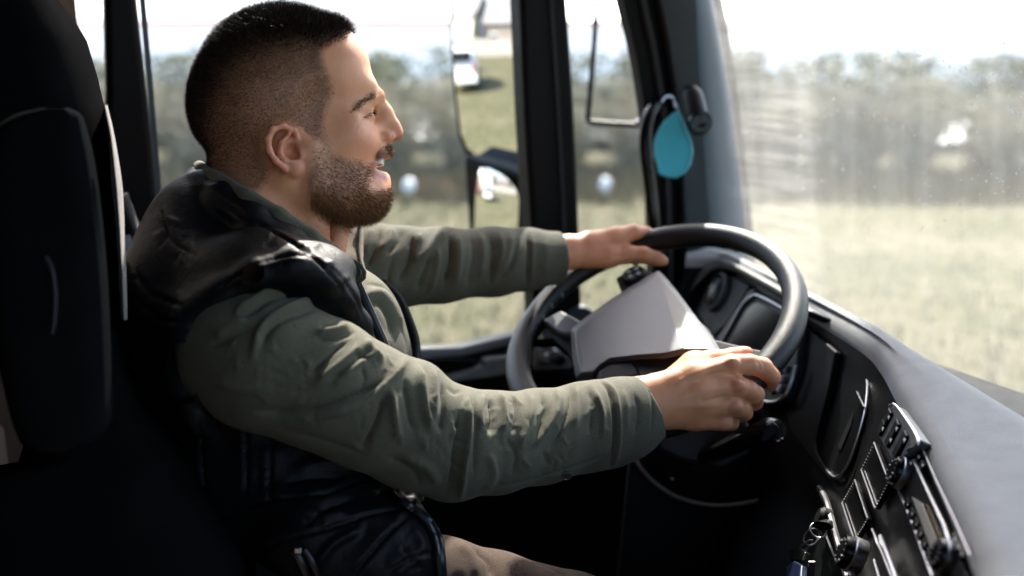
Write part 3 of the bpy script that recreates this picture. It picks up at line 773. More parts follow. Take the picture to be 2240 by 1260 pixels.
# radio: face plate, display, numbered keys
radio = slab('radio', [(1964, 1060), (2000, 1008), (2082, 1190), (2118, 1265), (2050, 1290)], onB, NB, -.002, .005, M['black'], dash, .001)
M['lcd'] = pm('lcd_panel', (.42, .41, .38), .25, var=.06)
M['lcdbrown'] = pm('lcd_amber_strip', (.12, .08, .03), .25)
slab('radio_display', [(1994, 1086), (2016, 1100), (2054, 1195), (2050, 1232), (2040, 1210)], onB, NB, .005, .0065, M['lcd'], radio, .0004)
slab('radio_display_edge', [(2018, 1099), (2028, 1102), (2062, 1186), (2056, 1194)], onB, NB, .005, .0065, M['lcdbrown'], radio, .0004)
def text_mesh(txt, loc, xdir, ydir, size, mat, parent, name='lettering'):
    cu = bpy.data.curves.new(name, 'FONT'); cu.body = txt; cu.size = size; cu.align_x = 'CENTER'; cu.align_y = 'CENTER'; cu.extrude = size*.02
    o_ = bpy.data.objects.new(name, cu); col.objects.link(o_)
    dg = bpy.context.evaluated_depsgraph_get(); me = bpy.data.meshes.new_from_object(o_.evaluated_get(dg))
    bpy.data.objects.remove(o_); bpy.data.curves.remove(cu)
    x, y = unit(xdir), unit(ydir); z = np.cross(x, y)
    n = len(me.vertices); co = np.empty(n*3, np.float32); me.vertices.foreach_get("co", co); co = co.reshape(-1, 3)
    co = np.asarray(loc)+co[:, :1]*x+co[:, 1:2]*y+co[:, 2:3]*z
    me.vertices.foreach_set("co", co.astype(np.float32).ravel()); me.update()
    return link(name, me, mat, parent, False)
for k in range(6):
    a, b = 1986+k*9.2, 1103+k*22
    kb = box('preset_key', onB(a, b, .006), tB*.0065, sB*.004, NB*.0018, M['black'], radio, .0008)
    text_mesh(str(k+1), onB(a, b, .0082), sB*-1, tB*-1, .006, M['white'], radio, 'key_number')
for k, (a, b) in enumerate(((2088, 1180), (2096, 1197), (2104, 1214), (2010, 1000), (2018, 1018))):
    box('radio_button', onB(a, b, .006), tB*.006, sB*.0035, NB*.0018, M['blackgloss'], radio, .0008)
    box('button_mark', onB(a, b, .0081), tB*.002, sB*.0006, NB*.0003, M['white'], radio)

# knee panel with its curved silver edge, under the steering column
kp = [(1380, 985), (1400, 1020), (1440, 1062), (1490, 1092), (1560, 1106), (1640, 1098), (1740, 1062), (1800, 1040), (1800, 1300), (1350, 1300)]
KD = 1.5
tube('knee_panel_trim', spline([P(a, b, KD-.06*t) for t, (a, b) in zip(np.linspace(0, 1, 8), ((1378, 978), (1398, 1018), (1432, 1055), (1482, 1087), (1560, 1105), (1640, 1098), (1700, 1080), (1745, 1050)))], 40), .0035, M['chrome'], dash, 8)
prism('knee_panel', [P(a, b, KD+.02) for a, b in kp], FWD*.03, M['black'], dash, .006)
lathe('panel_stud', P(1470, 1047, KD-.0), -FWD, [(.003, 0), (.003, .004), (.001, .006)], M['chrome'], dash, 12)

# keys hanging in the ignition
keys = empty('key_bunch', onB(1790, 1150, .02), 'bunch of keys with dark fobs hanging from the ignition lock', 'keys')
lathe('ignition_lock', onB(1812, 1140, .004), NB, [(.014, 0), (.014, .01), (.010, .014), (.004, .014)], M['dark'], dash, 24)
kc = [onB(a, b, .03) for a, b in ((1800, 1145), (1790, 1160), (1775, 1175), (1762, 1195), (1758, 1220))]
tube('key_head', [onB(1812, 1140, .016), onB(1800, 1150, .04)], [.005, .011], M['blackgloss'], keys, 12, flat=.4)
for k, p in enumerate(kc[1:4]):
    an = np.linspace(0, 2*math.pi, 20, endpoint=False)
    u_, v_ = unit(RGT+UPV*(.3*k)), unit(UPV*.6+FWD*(.5-.5*k))
    tube('key_ring', [p+.009*(math.cos(t)*u_+math.sin(t)*v_) for t in an], .0011, M['chrome'], keys, 6, True)
for k, (a, b, ln) in enumerate(((1762, 1215, .035), (1776, 1228, .04), (1750, 1200, .03))):
    p = onB(a, b, .035)
    d_ = unit(np.array([0, .05*(k-1), -1.0])); s_ = unit(np.cross(d_, FWD))
    kb = box('key_blade', p+d_*ln*.5, d_*ln*.5, s_*.0035, unit(np.cross(d_, s_))*.0009, M['chrome'], keys, .0004)
blue = pm('blue_fob_plastic', (.008, .016, .05), .3)
prism('key_fob', [onB(a, b, .045) for a, b in ((1718, 1240), (1736, 1226), (1752, 1236), (1748, 1290), (1722, 1290))], -NB*.008, blue, keys, .002)
prism('key_fob', [onB(a, b, .04) for a, b in ((1722, 1205), (1748, 1196), (1760, 1206), (1756, 1228), (1728, 1226))], -NB*.008, M['blackgloss'], keys, .002)

# dark ornament and sensor on the pillar
orn = empty('drop_ornament', P(1473, 320, 1.8), 'turquoise drop shaped card hanging on the pillar grab handle', 'ornament')
op = [(1484, 240), (1492, 256), (1500, 278), (1512, 305), (1517, 332), (1512, 358), (1500, 378), (1480, 389), (1458, 388), (1440, 380), (1437, 362), (1430, 340), (1430, 312), (1438, 288), (1452, 264), (1470, 248)]
prism('card', [P(a, b, 1.80) for a, b in op], FWD*.006, M['turq'], orn, .002)
cx_, cy_ = 1473, 320
M['turqlight'] = pm('turquoise_edge', (.12, .58, .68), .4, var=.03)
tube('card_rim', spline([P(cx_+(a-cx_)*.93, cy_+(b-cy_)*.93, 1.799) for a, b in op+[op[0]]], 60)[:-1], .0016, M['turqlight'], orn, 6, True)
tube('string', spline([P(1484, 244, 1.8), P(1480, 228, 1.82), P(1472, 216, 1.86)], 8), .0008, M['white'], orn, 6)
sen = empty('pillar_camera', P(1520, 240, 1.85), 'small black camera with a round lens clipped to the windshield pillar beside the turquoise drop', 'camera')
sa = P(1512, 196, 1.80); sb = P(1528, 262, 1.78)
tube('camera_body', spline([sa, (sa+sb)/2, sb], 10), [.012, .0165, .0175, .018, .018, .018, .018, .018, .0175, .016], M['dark'], sen, 24)
lathe('lens', P(1532, 268, 1.775), unit(-FWD+RGT*.1-UPV*.05), [(.021, -.02), (.022, .0), (.020, .006), (.012, .008), (.006, .006)], M['blackgloss'], sen, 32)
lathe('camera_cap', P(1511, 194, 1.80), unit(UPV), [(.013, -.004), (.0135, .002), (.010, .005)], M['black'], sen, 24)
# ------------------------------------------------------------------ steering wheel
WC = P(1423.2, 711.3, 1.435)
th_, ph_ = 1.0577, -.189
WN = np.array([-math.cos(th_)*math.cos(ph_), math.sin(ph_), math.sin(th_)*math.cos(ph_)])
WA = unit(np.cross(WN, [0, 1.0, 0])); WB = np.cross(WN, WA)
def wp_(px, py, h=0.0): return PP(px, py, WC+WN*h, WN)
def rimpt(deg, R=.2): t = math.radians(deg); return WC+R*(math.cos(t)*WA+math.sin(t)*WB)
whl = empty('steering_wheel', WC, 'black leather steering wheel with grey hub gripped by the driver', 'steering wheel')
n = 128
pts, rad = [], []
for k in range(n):
    a = 360*k/n
    pts.append(rimpt(a)); rad.append(.0170+.0012*math.cos(math.radians(3*a+40)))
rim = tube('rim', pts, rad, M['leather'], whl, 18, True)
# stitched grip sections end in thin seams round the rim
for a in (65,):
    t = math.radians(a); c_ = rimpt(a); r_ = unit(c_-WC)
    an = np.linspace(0, 2*math.pi, 24, endpoint=False)
    tube('rim_seam', [c_+.0180*(math.cos(q)*r_+math.sin(q)*WN) for q in an], .0009, M['rubber'], rim, 6, True)
# lumpy finger grips inside the far rim
for a in list(range(190, 226, 7))+list(range(284, 312, 8)):
    c_ = rimpt(a, .189)
    lathe('grip_bump', c_-WN*.002, unit(WC-c_), [(.011, -.006), (.010, .002), (.006, .0055), (.002, .006)], M['leather'], rim, 16)
# hub cushion: three facets meeting at the top corner
HT, HL, HBL = wp_(1441, 590, .018), wp_(1247, 722, .008), wp_(1259, 826, .006)
hub_out = [(1441, 590), (1400, 614), (1340, 650), (1285, 690), (1247, 720), (1250, 772), (1259, 828), (1296, 828), (1304, 806), (1330, 788), (1396, 780), (1450, 776), (1497, 767), (1580, 772), (1560, 738), (1524, 694), (1484, 640), (1456, 606)]
hh = [.012, .012, .011, .010, .008, .008, .008, .012, .016, .02, .028, .031, .031, .012, .011, .011, .011, .011]
top = [wp_(a, b, h) for (a, b), h in zip(hub_out, hh)]
inner = [(1441, 602), (1404, 624), (1346, 660), (1292, 698), (1258, 724), (1262, 772), (1272, 816), (1296, 814), (1312, 798), (1334, 784), (1397, 777), (1450, 773), (1492, 764), (1564, 764), (1548, 736), (1514, 694), (1478, 646), (1452, 612)]
ih = [.020, .021, .022, .022, .022, .024, .024, .026, .028, .031, .038, .040, .040, .022, .022, .023, .022, .021]
topi = [wp_(a, b, h) for (a, b), h in zip(inner, ih)]
mid = [(1441, 612), (1424, 700), (1412, 770)]
verts = [p-WN*.03 for p in top]+top+topi
m_ = len(top); faces = []
for i in range(m_):
    j = (i+1) % m_
    faces += [(i, j, m_+j, m_+i), (m_+i, m_+j, 2*m_+j, 2*m_+i)]
b_ = 2*m_
# facet fan: left field, middle field, right field
faces += [(b_+0, b_+1, b_+10), (b_+1, b_+2, b_+3, b_+9, b_+10), (b_+3, b_+4, b_+5, b_+6, b_+7, b_+8, b_+9), (b_+0, b_+10, b_+11, b_+12), (b_+0, b_+12, b_+16, b_+17), (b_+12, b_+13, b_+14, b_+15, b_+16)]
hub = mesh('hub', verts, faces, M['hub'], whl, True, .016, 5, 6)
# dark lower bezel of the hub with its insert
prism('hub_bezel', [wp_(a, b, .024) for a, b in ((1299, 838), (1304, 812), (1332, 790), (1396, 782), (1452, 777), (1500, 767), (1530, 772), (1500, 800), (1420, 828))], -WN*.03, M['dark'], whl, .006, 3)
prism('hub_insert', [wp_(a, b, .028) for a, b in ((1306, 836), (1312, 812), (1334, 795), (1384, 789), (1394, 800), (1400, 822))], -WN*.02, M['black'], whl, .005, 3)
prism('lower_spoke', [wp_(a, b, .006) for a, b in ((1228, 862), (1258, 836), (1300, 832), (1296, 880), (1240, 930), (1200, 915))], -WN*.02, M['hub'], whl, .005, 3)
prism('left_spoke', [wp_(a, b, .004) for a, b in ((1186, 700), (1226, 678), (1272, 703), (1246, 730), (1222, 726))], -WN*.018, M['grey'], whl, .004, 3)
prism('left_spoke_root', [wp_(a, b, -.004) for a, b in ((1150, 742), (1176, 690), (1226, 700), (1252, 730), (1256, 800), (1240, 770), (1206, 742), (1176, 745))], -WN*.018, M['black'], whl, .005, 3)
us = prism('upper_spoke', [wp_(a, b, .006) for a, b in ((1346, 606), (1400, 582), (1436, 598), (1436, 614), (1366, 656))], -WN*.02, M['black'], whl, .004, 3)
prism('spoke_plate', [wp_(a, b, .009) for a, b in ((1362, 636), (1420, 600), (1434, 606), (1430, 614), (1370, 650))], -WN*.004, M['hub'], us, .002)
bt = wp_(1388, 604, .008)
bz = lathe('spoke_button', bt, WN, [(.019, 0), (.019, .004), (.016, .006), (.013, .004)], M['black'], us, 28)
for a in range(4):
    t = a*math.pi/2+.4; d_ = WA*math.cos(t)+WB*math.sin(t)
    box('button_key', bt+WN*.006+d_*.009, d_*.0035, np.cross(WN, d_)*.0035, WN*.0014, M['grey'], us, .0008)
prism('right_spoke', [wp_(a, b, .004) for a, b in ((1560, 740), (1640, 760), (1700, 770), (1690, 810), (1600, 820), (1520, 800))], -WN*.018, M['black'], whl, .004, 3)
# column, shroud and the stalk
colm = empty('steering_column', WC-WN*.3, 'black steering column shroud with a control stalk below the wheel', 'steering column')
prof = [(.055, -.04), (.075, -.055), (.085, -.10), (.09, -.2), (.10, -.34)]
lathe('shroud', WC, WN, prof, M['dark'], colm, 40)
sk = [P(a, b, d) for a, b, d in ((1520, 1010, 1.40), (1580, 985, 1.33), (1630, 962, 1.28), (1672, 946, 1.25), (1704, 938, 1.235))]
tube('stalk', spline(sk, 24), np.concatenate([np.linspace(.016, .019, 12), np.linspace(.020, .025, 10), [.023, .017]]), M['blackgloss'], colm, 20, flat=.62, up=UPV)
prism('stalk_button', [P(a, b, 1.212) for a, b in ((1664, 958), (1672, 944), (1694, 926), (1702, 930), (1706, 940), (1680, 964), (1668, 968))], FWD*.012, M['black'], colm, .002)
prism('shroud_cover', [P(a, b, 1.36) for a, b in ((1432, 960), (1500, 935), (1620, 900), (1660, 960), (1640, 1000), (1580, 1030), (1490, 1010), (1440, 985))], FWD*.05, M['dark'], colm, .015, 3)
# ------------------------------------------------------------------ driver's seat, raised armrest, belt
seat = empty('driver_seat', P(300, 1400, 1.25), 'black driver seat with tall backrest and a folded up armrest', 'seat')
# backrest: cross sections along its height (front edge, back edge from the photograph; width across the cab)
def seat_row(py, xf, xb, d0, d1, bul):
    # a rounded rectangle in the (right, depth) plane at image height py
    a = np.linspace(0, 2*math.pi, 36, endpoint=False); r = []
    for t in a:
        c_, s_ = math.cos(t), math.sin(t)
        k = (abs(c_)**4+abs(s_)**4)**-.25
        x = (xf+xb)/2+(xf-xb)/2*c_*k; d = (d0+d1)/2+(d1-d0)/2*s_*k
        r.append(P(x, py, d))
    return r
rows = [seat_row(py, xf, xb, .97, 1.42, 0) for py, xf, xb in ((-120, 60, -190), (-60, 110, -230), (0, 128, -240), (40, 160, -250), (90, 190, -255), (170, 214, -255), (280, 239, -250), (400, 262, -250), (520, 268, -250), (700, 272, -250))]
loft('backrest_top', rows, M['seat'], seat, True, True)
rows = [seat_row(py, xf, xb, .95, 1.48, 0) for py, xf, xb in ((640, 255, -230), (690, 262, -150), (720, 266, -40), (800, 290, 20), (880, 330, 46), (960, 390, 56), (1010, 420, 40), (1040, 440, -120), (1090, 470, -220), (1160, 520, -200), (1260, 585, -180), (1420, 640, -150))]
loft('backrest_lower', rows, M['seat'], seat, True, True)
# bolster edge facing the windshield, its sunlight put into a paler, warmer colour
rows = []
for py, x0, x1 in ((230, 226, 230), (300, 238, 246), (400, 244, 262), (480, 252, 267), (560, 258, 270), (640, 262, 273), (700, 266, 274)):
    rows.append([P(x0, py, .962), P((x0+x1)/2+2, py, .95), P(x1+3, py, .965), P(x1+5, py, 1.02), P(x1+2, py, 1.10), P(x1-6, py, 1.2)])
bo = loft('bolster', spline(np.array(rows).reshape(len(rows), -1), 30).reshape(30, 6, 3), M['seatlit'], seat)
# folded up armrest
ar = []
for py, x0, x1 in ((236, 92, 150), (252, 30, 178), (290, -20, 192), (360, -40, 208), (480, -46, 224), (620, -30, 236), (760, -10, 242), (860, 10, 245), (915, 24, 244), (950, 36, 226), (975, 50, 190), (990, 80, 150)):
    a = np.linspace(0, 2*math.pi, 32, endpoint=False)
    r = []
    for t in a:
        c_, s_ = math.cos(t), math.sin(t); k = (abs(c_)**5+abs(s_)**5)**-.2
        r.append(P((x0+x1)/2+(x1-x0)/2*c_*k, py, .90+.05*s_*k))
    ar.append(r)
arm = loft('armrest', spline(np.array(ar).reshape(len(ar), -1), 44).reshape(44, 32, 3), M['armrest'], seat, True, True)
prism('armrest_slot', [P(a, b, .852) for a, b in ((62, 575), (75, 560), (100, 566), (114, 590), (120, 640), (118, 700), (112, 728), (90, 722), (72, 680), (62, 630))], FWD*.01, M['blackgloss'], arm, .003)
tube('slot_rim', spline([P(a, b, .849) for a, b in ((100, 562), (114, 590), (121, 645), (119, 700), (113, 730))], 20), .0022, M['dark'], arm, 8)
tube('armrest_piping', spline([P(a, b, .862) for a, b in ((200, 390), (204, 410), (206, 430), (216, 560), (222, 700), (226, 820), (218, 920))], 30), .0022, M['armrest'], arm, 8)
tube('armrest_lever', spline([P(a, b, .855) for a, b in ((116, 470), (124, 500), (130, 540))], 8), .004, M['blackgloss'], arm, 8)
# seat belt from the pillar guide down behind the shoulder
belt = empty('seat_belt', PY(275, 430, 1.6), 'grey seat belt webbing running from the door pillar behind the driver shoulder', 'seat belt')
c0 = [PY(268, 425, 1.62), PY(290, 490, 1.6), PY(318, 560, 1.55), P(345, 620, 1.42)]
wv = unit(RGT*.75+UPV*.3)*.0085
cs = spline(c0, 16)
b_ = loft('webbing', [cs-wv, cs+wv], M['belt'], belt); sm = b_.modifiers.new('thick', 'SOLIDIFY'); sm.thickness = .0016
lathe('belt_guide', PY(285, 555, 1.66), (0, -1, 0), [(.03, 0), (.03, .012), (.02, .02)], M['doorgrey'], belt, 28)
# cushion under the thighs
rows = []
for x, z0, z1 in ((560, 1230, 1500), (620, 1262, 1520), (900, 1330, 1540), (1100, 1345, 1540)):
    rows.append([P(x, z0, d) for d in (1.0, 1.05, 1.25, 1.42, 1.48)]+[P(x, z1, d) for d in (1.48, 1.0)])
loft('seat_cushion', rows, M['seat'], seat, True, True)
# ------------------------------------------------------------------ sculpting kit: smooth-blended solids on a grid, skinned with surface nets
class Grid:
    """field in camera-frame metres; u() adds a solid, cut() removes one, k is the blend radius"""
    def __init__(s, lo, hi, h):
        s.lo = np.asarray(lo, np.float64); s.h = h
        s.n = np.ceil((np.asarray(hi)-s.lo)/h).astype(int)+1
        s.F = np.full(s.n, 0.2, np.float32)
        s.ax = [(s.lo[i]+np.arange(s.n[i])*h).astype(np.float32) for i in range(3)]
    def _sl(s, lo, hi):
        a = np.clip(np.floor((np.asarray(lo)-s.lo)/s.h).astype(int), 0, s.n); b = np.clip(np.ceil((np.asarray(hi)-s.lo)/s.h).astype(int)+1, 0, s.n)
        if np.any(b <= a): return None
        return tuple(slice(x, y) for x, y in zip(a, b))
    def pts(s, sl): return np.meshgrid(*[s.ax[i][sl[i]] for i in range(3)], indexing='ij', sparse=True)
    def put(s, sl, d, k, mode):
        F = s.F[sl]
        if mode == 'u':
            if k > 0:
                h = np.clip(.5+.5*(F-d)/k, 0, 1); r = F+(d-F)*h-k*h*(1-h)
            else: r = np.minimum(F, d)
        else:
            d = -d
            if k > 0:
                h = np.clip(.5-.5*(F-d)/k, 0, 1); r = F+(d-F)*h+k*h*(1-h)
            else: r = np.maximum(F, d)
        s.F[sl] = r
    def cone(s, a, b, ra, rb, k=.01, mode='u', flat=None, fdir=None):
        a = np.asarray(a, np.float64); b = np.asarray(b, np.float64); m = max(ra, rb)*(max(1, 1/flat) if flat else 1)+k+.012
        sl = s._sl(np.minimum(a, b)-m, np.maximum(a, b)+m)
        if sl is None: return
        X, Y, Z = s.pts(sl); ab = b-a; L = max(1e-9, ab@ab)
        px, py, pz = X-np.float32(a[0]), Y-np.float32(a[1]), Z-np.float32(a[2])
        t = np.clip((px*np.float32(ab[0])+py*np.float32(ab[1])+pz*np.float32(ab[2]))/np.float32(L), 0, 1)
        qx, qy, qz = px-t*np.float32(ab[0]), py-t*np.float32(ab[1]), pz-t*np.float32(ab[2])
        if flat:      # squash along fdir: distances along it count 1/flat
            f = unit(fdir).astype(np.float32); w = qx*f[0]+qy*f[1]+qz*f[2]; g = np.float32(1/flat-1)
            qx, qy, qz = qx+w*g*f[0], qy+w*g*f[1], qz+w*g*f[2]
        d = np.sqrt(qx*qx+qy*qy+qz*qz)-(ra+(rb-ra)*t).astype(np.float32)
        if flat: d = d*np.float32(min(1, flat*1.25))
        s.put(sl, d, k, mode)
    def chain(s, pts, rad, k=.008, mode='u', **kw):
        for i in range(len(pts)-1): s.cone(pts[i], pts[i+1], rad[i], rad[i+1], k, mode, **kw)
    def ell(s, c, r, axes=None, k=.01, mode='u'):
        c = np.asarray(c, np.float64); r = np.asarray(r, np.float64); m = r.max()+k+.012
        sl = s._sl(c-m, c+m)
        if sl is None: return
        X, Y, Z = s.pts(sl); px, py, pz = X-np.float32(c[0]), Y-np.float32(c[1]), Z-np.float32(c[2])
        A = np.eye(3) if axes is None else np.asarray(axes, np.float64); A = A.astype(np.float32)
        k0 = 0; k1 = 0
        for i in range(3):
            w = px*A[i][0]+py*A[i][1]+pz*A[i][2]
            k0 = k0+(w/np.float32(r[i]))**2; k1 = k1+(w/np.float32(r[i]**2))**2
        k0 = np.sqrt(k0); k1 = np.sqrt(k1)+1e-6
        d = np.where(k0 < .4, (k0-1)*np.float32(r.min()), k0*(k0-1)/k1)
        s.put(sl, d.astype(np.float32), k, mode)
    def plane(s, p, n, k=.0):      # remove the half space on the side of n
        X, Y, Z = s.pts((slice(None),)*3); n = unit(n); p = np.asarray(p)
        d = -((X-p[0])*n[0]+(Y-p[1])*n[1]+(Z-p[2])*n[2])
        s.put((slice(None),)*3, np.broadcast_to(d, s.F.shape).astype(np.float32), k, 'cut')
    def skin(s):
        F = s.F; n = s.n
        sg = F < 0
        c8 = [(i, j, k) for i in (0, 1) for j in (0, 1) for k in (0, 1)]
        cnt = np.zeros(n-1, np.int8)
        for i, j, k in c8: cnt += sg[i:n[0]-1+i, j:n[1]-1+j, k:n[2]-1+k]
        act = (cnt > 0) & (cnt < 8)
        idx = np.argwhere(act); N = len(idx)
        vid = np.full(n-1, -1, np.int32); vid[act] = np.arange(N)
        acc = np.zeros((N, 3), np.float64); num = np.zeros(N)
        val = {c: F[idx[:, 0]+c[0], idx[:, 1]+c[1], idx[:, 2]+c[2]] for c in c8}
        for a in range(3):
            for c in c8:
                if c[a]: continue
                e = list(c); e[a] = 1; e = tuple(e)
                fa, fb = val[c], val[e]; m = (fa < 0) != (fb < 0)
                t = np.where(m, fa/np.where(m, fa-fb, 1), 0)
                p = np.array(c, float)[None].repeat(N, 0); p[:, a] += t
                acc[m] += p[m]; num[m] += 1
        V = s.lo+(idx+acc/num[:, None])*s.h
        Q = []
        for a in range(3):
            b, c = (a+1) % 3, (a+2) % 3
            sl0 = [slice(1, -1)]*3; sl0[a] = slice(0, -1)
            sl1 = list(sl0); sl1[a] = slice(1, None)
            s0, s1 = sg[tuple(sl0)], sg[tuple(sl1)]
            w = np.argwhere(s0 != s1)
            if len(w) == 0: continue
            off = np.ones(3, int); off[a] = 0
            w = w+off
            flip = s0[s0 != s1]
            def cell(db, dc):
                q = w.copy(); q[:, b] += db; q[:, c] += dc
                return vid[q[:, 0], q[:, 1], q[:, 2]]
            q = np.stack([cell(-1, -1), cell(0, -1), cell(0, 0), cell(-1, 0)], 1)
            q[~flip] = q[~flip][:, ::-1]
            Q.append(q)
        return V, np.concatenate(Q)
def smooth_verts(V, Q, it=2, lam=.5, keep=None):
    e = np.concatenate([Q[:, [0, 1]], Q[:, [1, 2]], Q[:, [2, 3]], Q[:, [3, 0]]]); e = np.concatenate([e, e[:, ::-1]])
    deg = np.bincount(e[:, 0], minlength=len(V)).astype(float)
    for k in range(it*2):
        S = np.stack([np.bincount(e[:, 0], weights=V[e[:, 1], i], minlength=len(V)) for i in range(3)], 1)/np.maximum(deg, 1)[:, None]
        f = lam if k % 2 == 0 else -lam*1.04
        d = (S-V)*f
        if keep is not None: d *= keep[:, None]
        V = V+d
    return V
def largest(V, Q):                        # keep the main shell of a skinned field
    lab = np.arange(len(V))
    while True:
        new = lab.copy(); np.minimum.at(new, Q.ravel(), np.repeat(lab[Q].min(1), 4)); new = new[new]
        if (new == lab).all(): break
        lab = new
    keep = lab == np.bincount(lab).argmax(); ix = np.cumsum(keep)-1
    return V[keep], ix[Q[keep[Q[:, 0]]]]
def vnormals(V, Q):
    n = np.cross(V[Q[:, 2]]-V[Q[:, 0]], V[Q[:, 3]]-V[Q[:, 1]])
    N = np.stack([np.bincount(Q.ravel(), weights=np.repeat(n[:, i], 4), minlength=len(V)) for i in range(3)], 1)
    return N/np.maximum(np.linalg.norm(N, axis=1), 1e-12)[:, None]
def to_px(V): return np.stack([1120+FPX*V[:, 0]/V[:, 2], 630-FPX*V[:, 1]/V[:, 2]], 1)
def seg_dist(pp, pl):
    """distance (pixels) from points to a polyline, and the parameter 0..1 along it"""
    best = np.full(len(pp), 1e9); par = np.zeros(len(pp)); pl = np.asarray(pl, float)
    L = np.r_[0, np.cumsum(np.linalg.norm(np.diff(pl, axis=0), axis=1))]
    for i in range(len(pl)-1):
        a, b = pl[i], pl[i+1]; ab = b-a; t = np.clip(((pp-a)@ab)/max(1e-9, ab@ab), 0, 1)
        d = np.linalg.norm(pp-a-t[:, None]*ab, axis=1); m = d < best
        best[m] = d[m]; par[m] = ((L[i]+t*(L[i+1]-L[i]))/L[-1])[m]
    return best, par
def folds(V, Q, lines, N=None):
    """press creases (h < 0) and raise ridges (h > 0) into a sculpted surface; each line: (points, half width px, height m)"""
    if N is None: N = vnormals(V, Q)
    pp = to_px(V); view = -V/np.linalg.norm(V, axis=1)[:, None]
    face = np.clip((N*view).sum(1)*2.2+.25, 0, 1)
    D = np.zeros(len(V))
    for pl, w, h in lines:
        pl = np.asarray(pl, float)
        if len(pl) > 2: pl = spline(pl, len(pl)*5)
        lo, hi = pl.min(0)-w*3, pl.max(0)+w*3
        m = np.all((pp > lo) & (pp < hi), axis=1)
        if not m.any(): continue
        d, t = seg_dist(pp[m], pl)
        taper = np.clip(np.minimum(t, 1-t)*5+.15, 0, 1)
        D[m] += h*(np.exp(-(d/w)**2) if h > 0 or w < 4.5 else 1.15*np.exp(-d/(.72*w)))*taper
    return V+N*(D*face)[:, None]
def wave_noise(V, scale, seed, octaves=3):
    r = np.random.default_rng(seed); o = np.zeros(len(V))
    for k in range(octaves):
        for _ in range(5):
            d = unit(r.normal(size=3))*scale*(1.9**k); o += np.sin(V@d+r.uniform(0, 6.28))/(1.7**k)
    return o/5
def sculpt(name, V, Q, mat, parent, attrs=None):
    me = fast_mesh(name, cf2w(V), Q[:, ::-1], [mat])      # the camera frame is left-handed
    o = link(name, me, None, parent, True)
    if attrs:
        for k, a in attrs.items():
            at = me.attributes.new(k, 'FLOAT', 'POINT'); at.data.foreach_set("value", np.asarray(a, np.float32))
    return o
# ------------------------------------------------------------------ the driver
person = empty('person', P(700, 1400, 1.2), 'person in a black padded vest over an olive green shirt, hands on the wheel', 'person')

# head frame: forward, up, towards the camera (his right)
HA = math.radians(18.0); HD = 1.19; HS = HD/FPX
hF = np.array([math.cos(HA), 0, math.sin(HA)]); hU = np.array([0, 1.0, 0]); hR = np.array([math.sin(HA), 0, -math.cos(HA)])
HC = cf(640, 260, HD)
def Hp(px, py, W=0.0):                  # point seen at (px, py) lying W head-pixels right of the head's midplane
    r = np.array([(px-1120)/FPX, (630-py)/FPX, 1.0])
    d = ((HC+hR*W*HS)@hR)/(r@hR)
    return r*d
def mirror_h(p): return p-2*((p-HC)@hR)*hR
def rot_ax(deg):                        # head axes pitched by deg (nose up positive)
    t = math.radians(deg); return [hF*math.cos(t)+hU*math.sin(t), -hF*math.sin(t)+hU*math.cos(t), hR]
hg = Grid(cf(380, 700, 1.19)-[0, 0, .145], cf(930, -20, 1.19)+[0, 0, .145], .0019)
def he(px, py, W, r, k=12, mode='u', tilt=0):
    c = Hp(px, py, W)
    for q in ([c] if W == 0 else [c, mirror_h(c)]): hg.ell(q, np.array(r)*HS, rot_ax(tilt), k*HS, mode)
def hc(pts, rad, k=10, mode='u', both=True):
    p = [Hp(*q) for q in pts]; rad = np.array(rad)*HS
    hg.chain(p, rad, k*HS, mode)
    if both: hg.chain([mirror_h(q) for q in p], rad, k*HS, mode)
# skull and neck
he(616, 205, 0, (182, 178, 136), 0)
he(566, 240, 0, (136, 130, 126), 40)
hc([(600, 380, 0), (588, 470, 0), (560, 640, 0)], [108, 106, 125], 40, both=False)
he(520, 470, 0, (90, 130, 100), 50)
# forehead and brow
he(720, 182, 0, (88, 126, 108), 40, tilt=-10)
he(757, 192, 40, (70, 34, 50), 26)
# mid face, cheeks lifted by the laugh
he(735, 300, 0, (92, 112, 92), 40)
he(757, 310, 58, (62, 52, 46), 30)
he(720, 285, 92, (60, 50, 30), 34)
he(790, 325, 0, (58, 46, 56), 24)
# jaw, chin
hc([(800, 436, 20), (740, 432, 78), (690, 412, 104), (672, 330, 112)], [38, 34, 30, 30], 30)
he(800, 430, 0, (44, 42, 46), 26)
he(730, 420, 0, (100, 62, 84), 40)
he(720, 380, 60, (70, 60, 44), 40)
# mouth opened in a laugh: hollow, lips
he(838, 358, 0, (38, 17, 46), 10, 'cut', tilt=-10)
hc([(846, 336, 0), (838, 340, 24), (818, 358, 50)], [11, 11, 7], 8)
hc([(836, 388, 0), (830, 386, 22), (814, 372, 48)], [12, 10, 7], 8)
hc([(826, 406, 0), (815, 404, 25)], [22, 20], 22)
he(840, 362, 0, (44, 14, 52), 4, 'cut', tilt=-12)
# nose
hc([(822, 222, 0), (842, 250, 0), (859, 277, 0), (867, 291, 0)], [15, 14, 15, 16], 13, both=False)
he(818, 262, 0, (38, 50, 30), 24)
hc([(846, 300, 17), (852, 299, 14)], [14.5, 13], 9)
hc([(850, 308, 0), (838, 318, 0)], [9, 12], 10, both=False)
hc([(861, 307, 9), (850, 303, 11)], [5.2, 5.0], 3, 'cut')
# eye sockets, lids
he(826, 250, 52, (24, 17, 26), 16, 'cut')
he(795, 253, 55, (26, 24, 25), 7)
he(821, 253, 54, (15, 2.6, 26), 3, 'cut', tilt=-28)
hc([(770, 262, 88), (800, 276, 60)], [12, 10], 16)
# brow muscle over the eye
hc([(826, 208, 22), (806, 216, 56), (784, 234, 80)], [15, 15, 14], 16)
# temple hollow
he(722, 240, 140, (46, 50, 22), 40, 'cut')
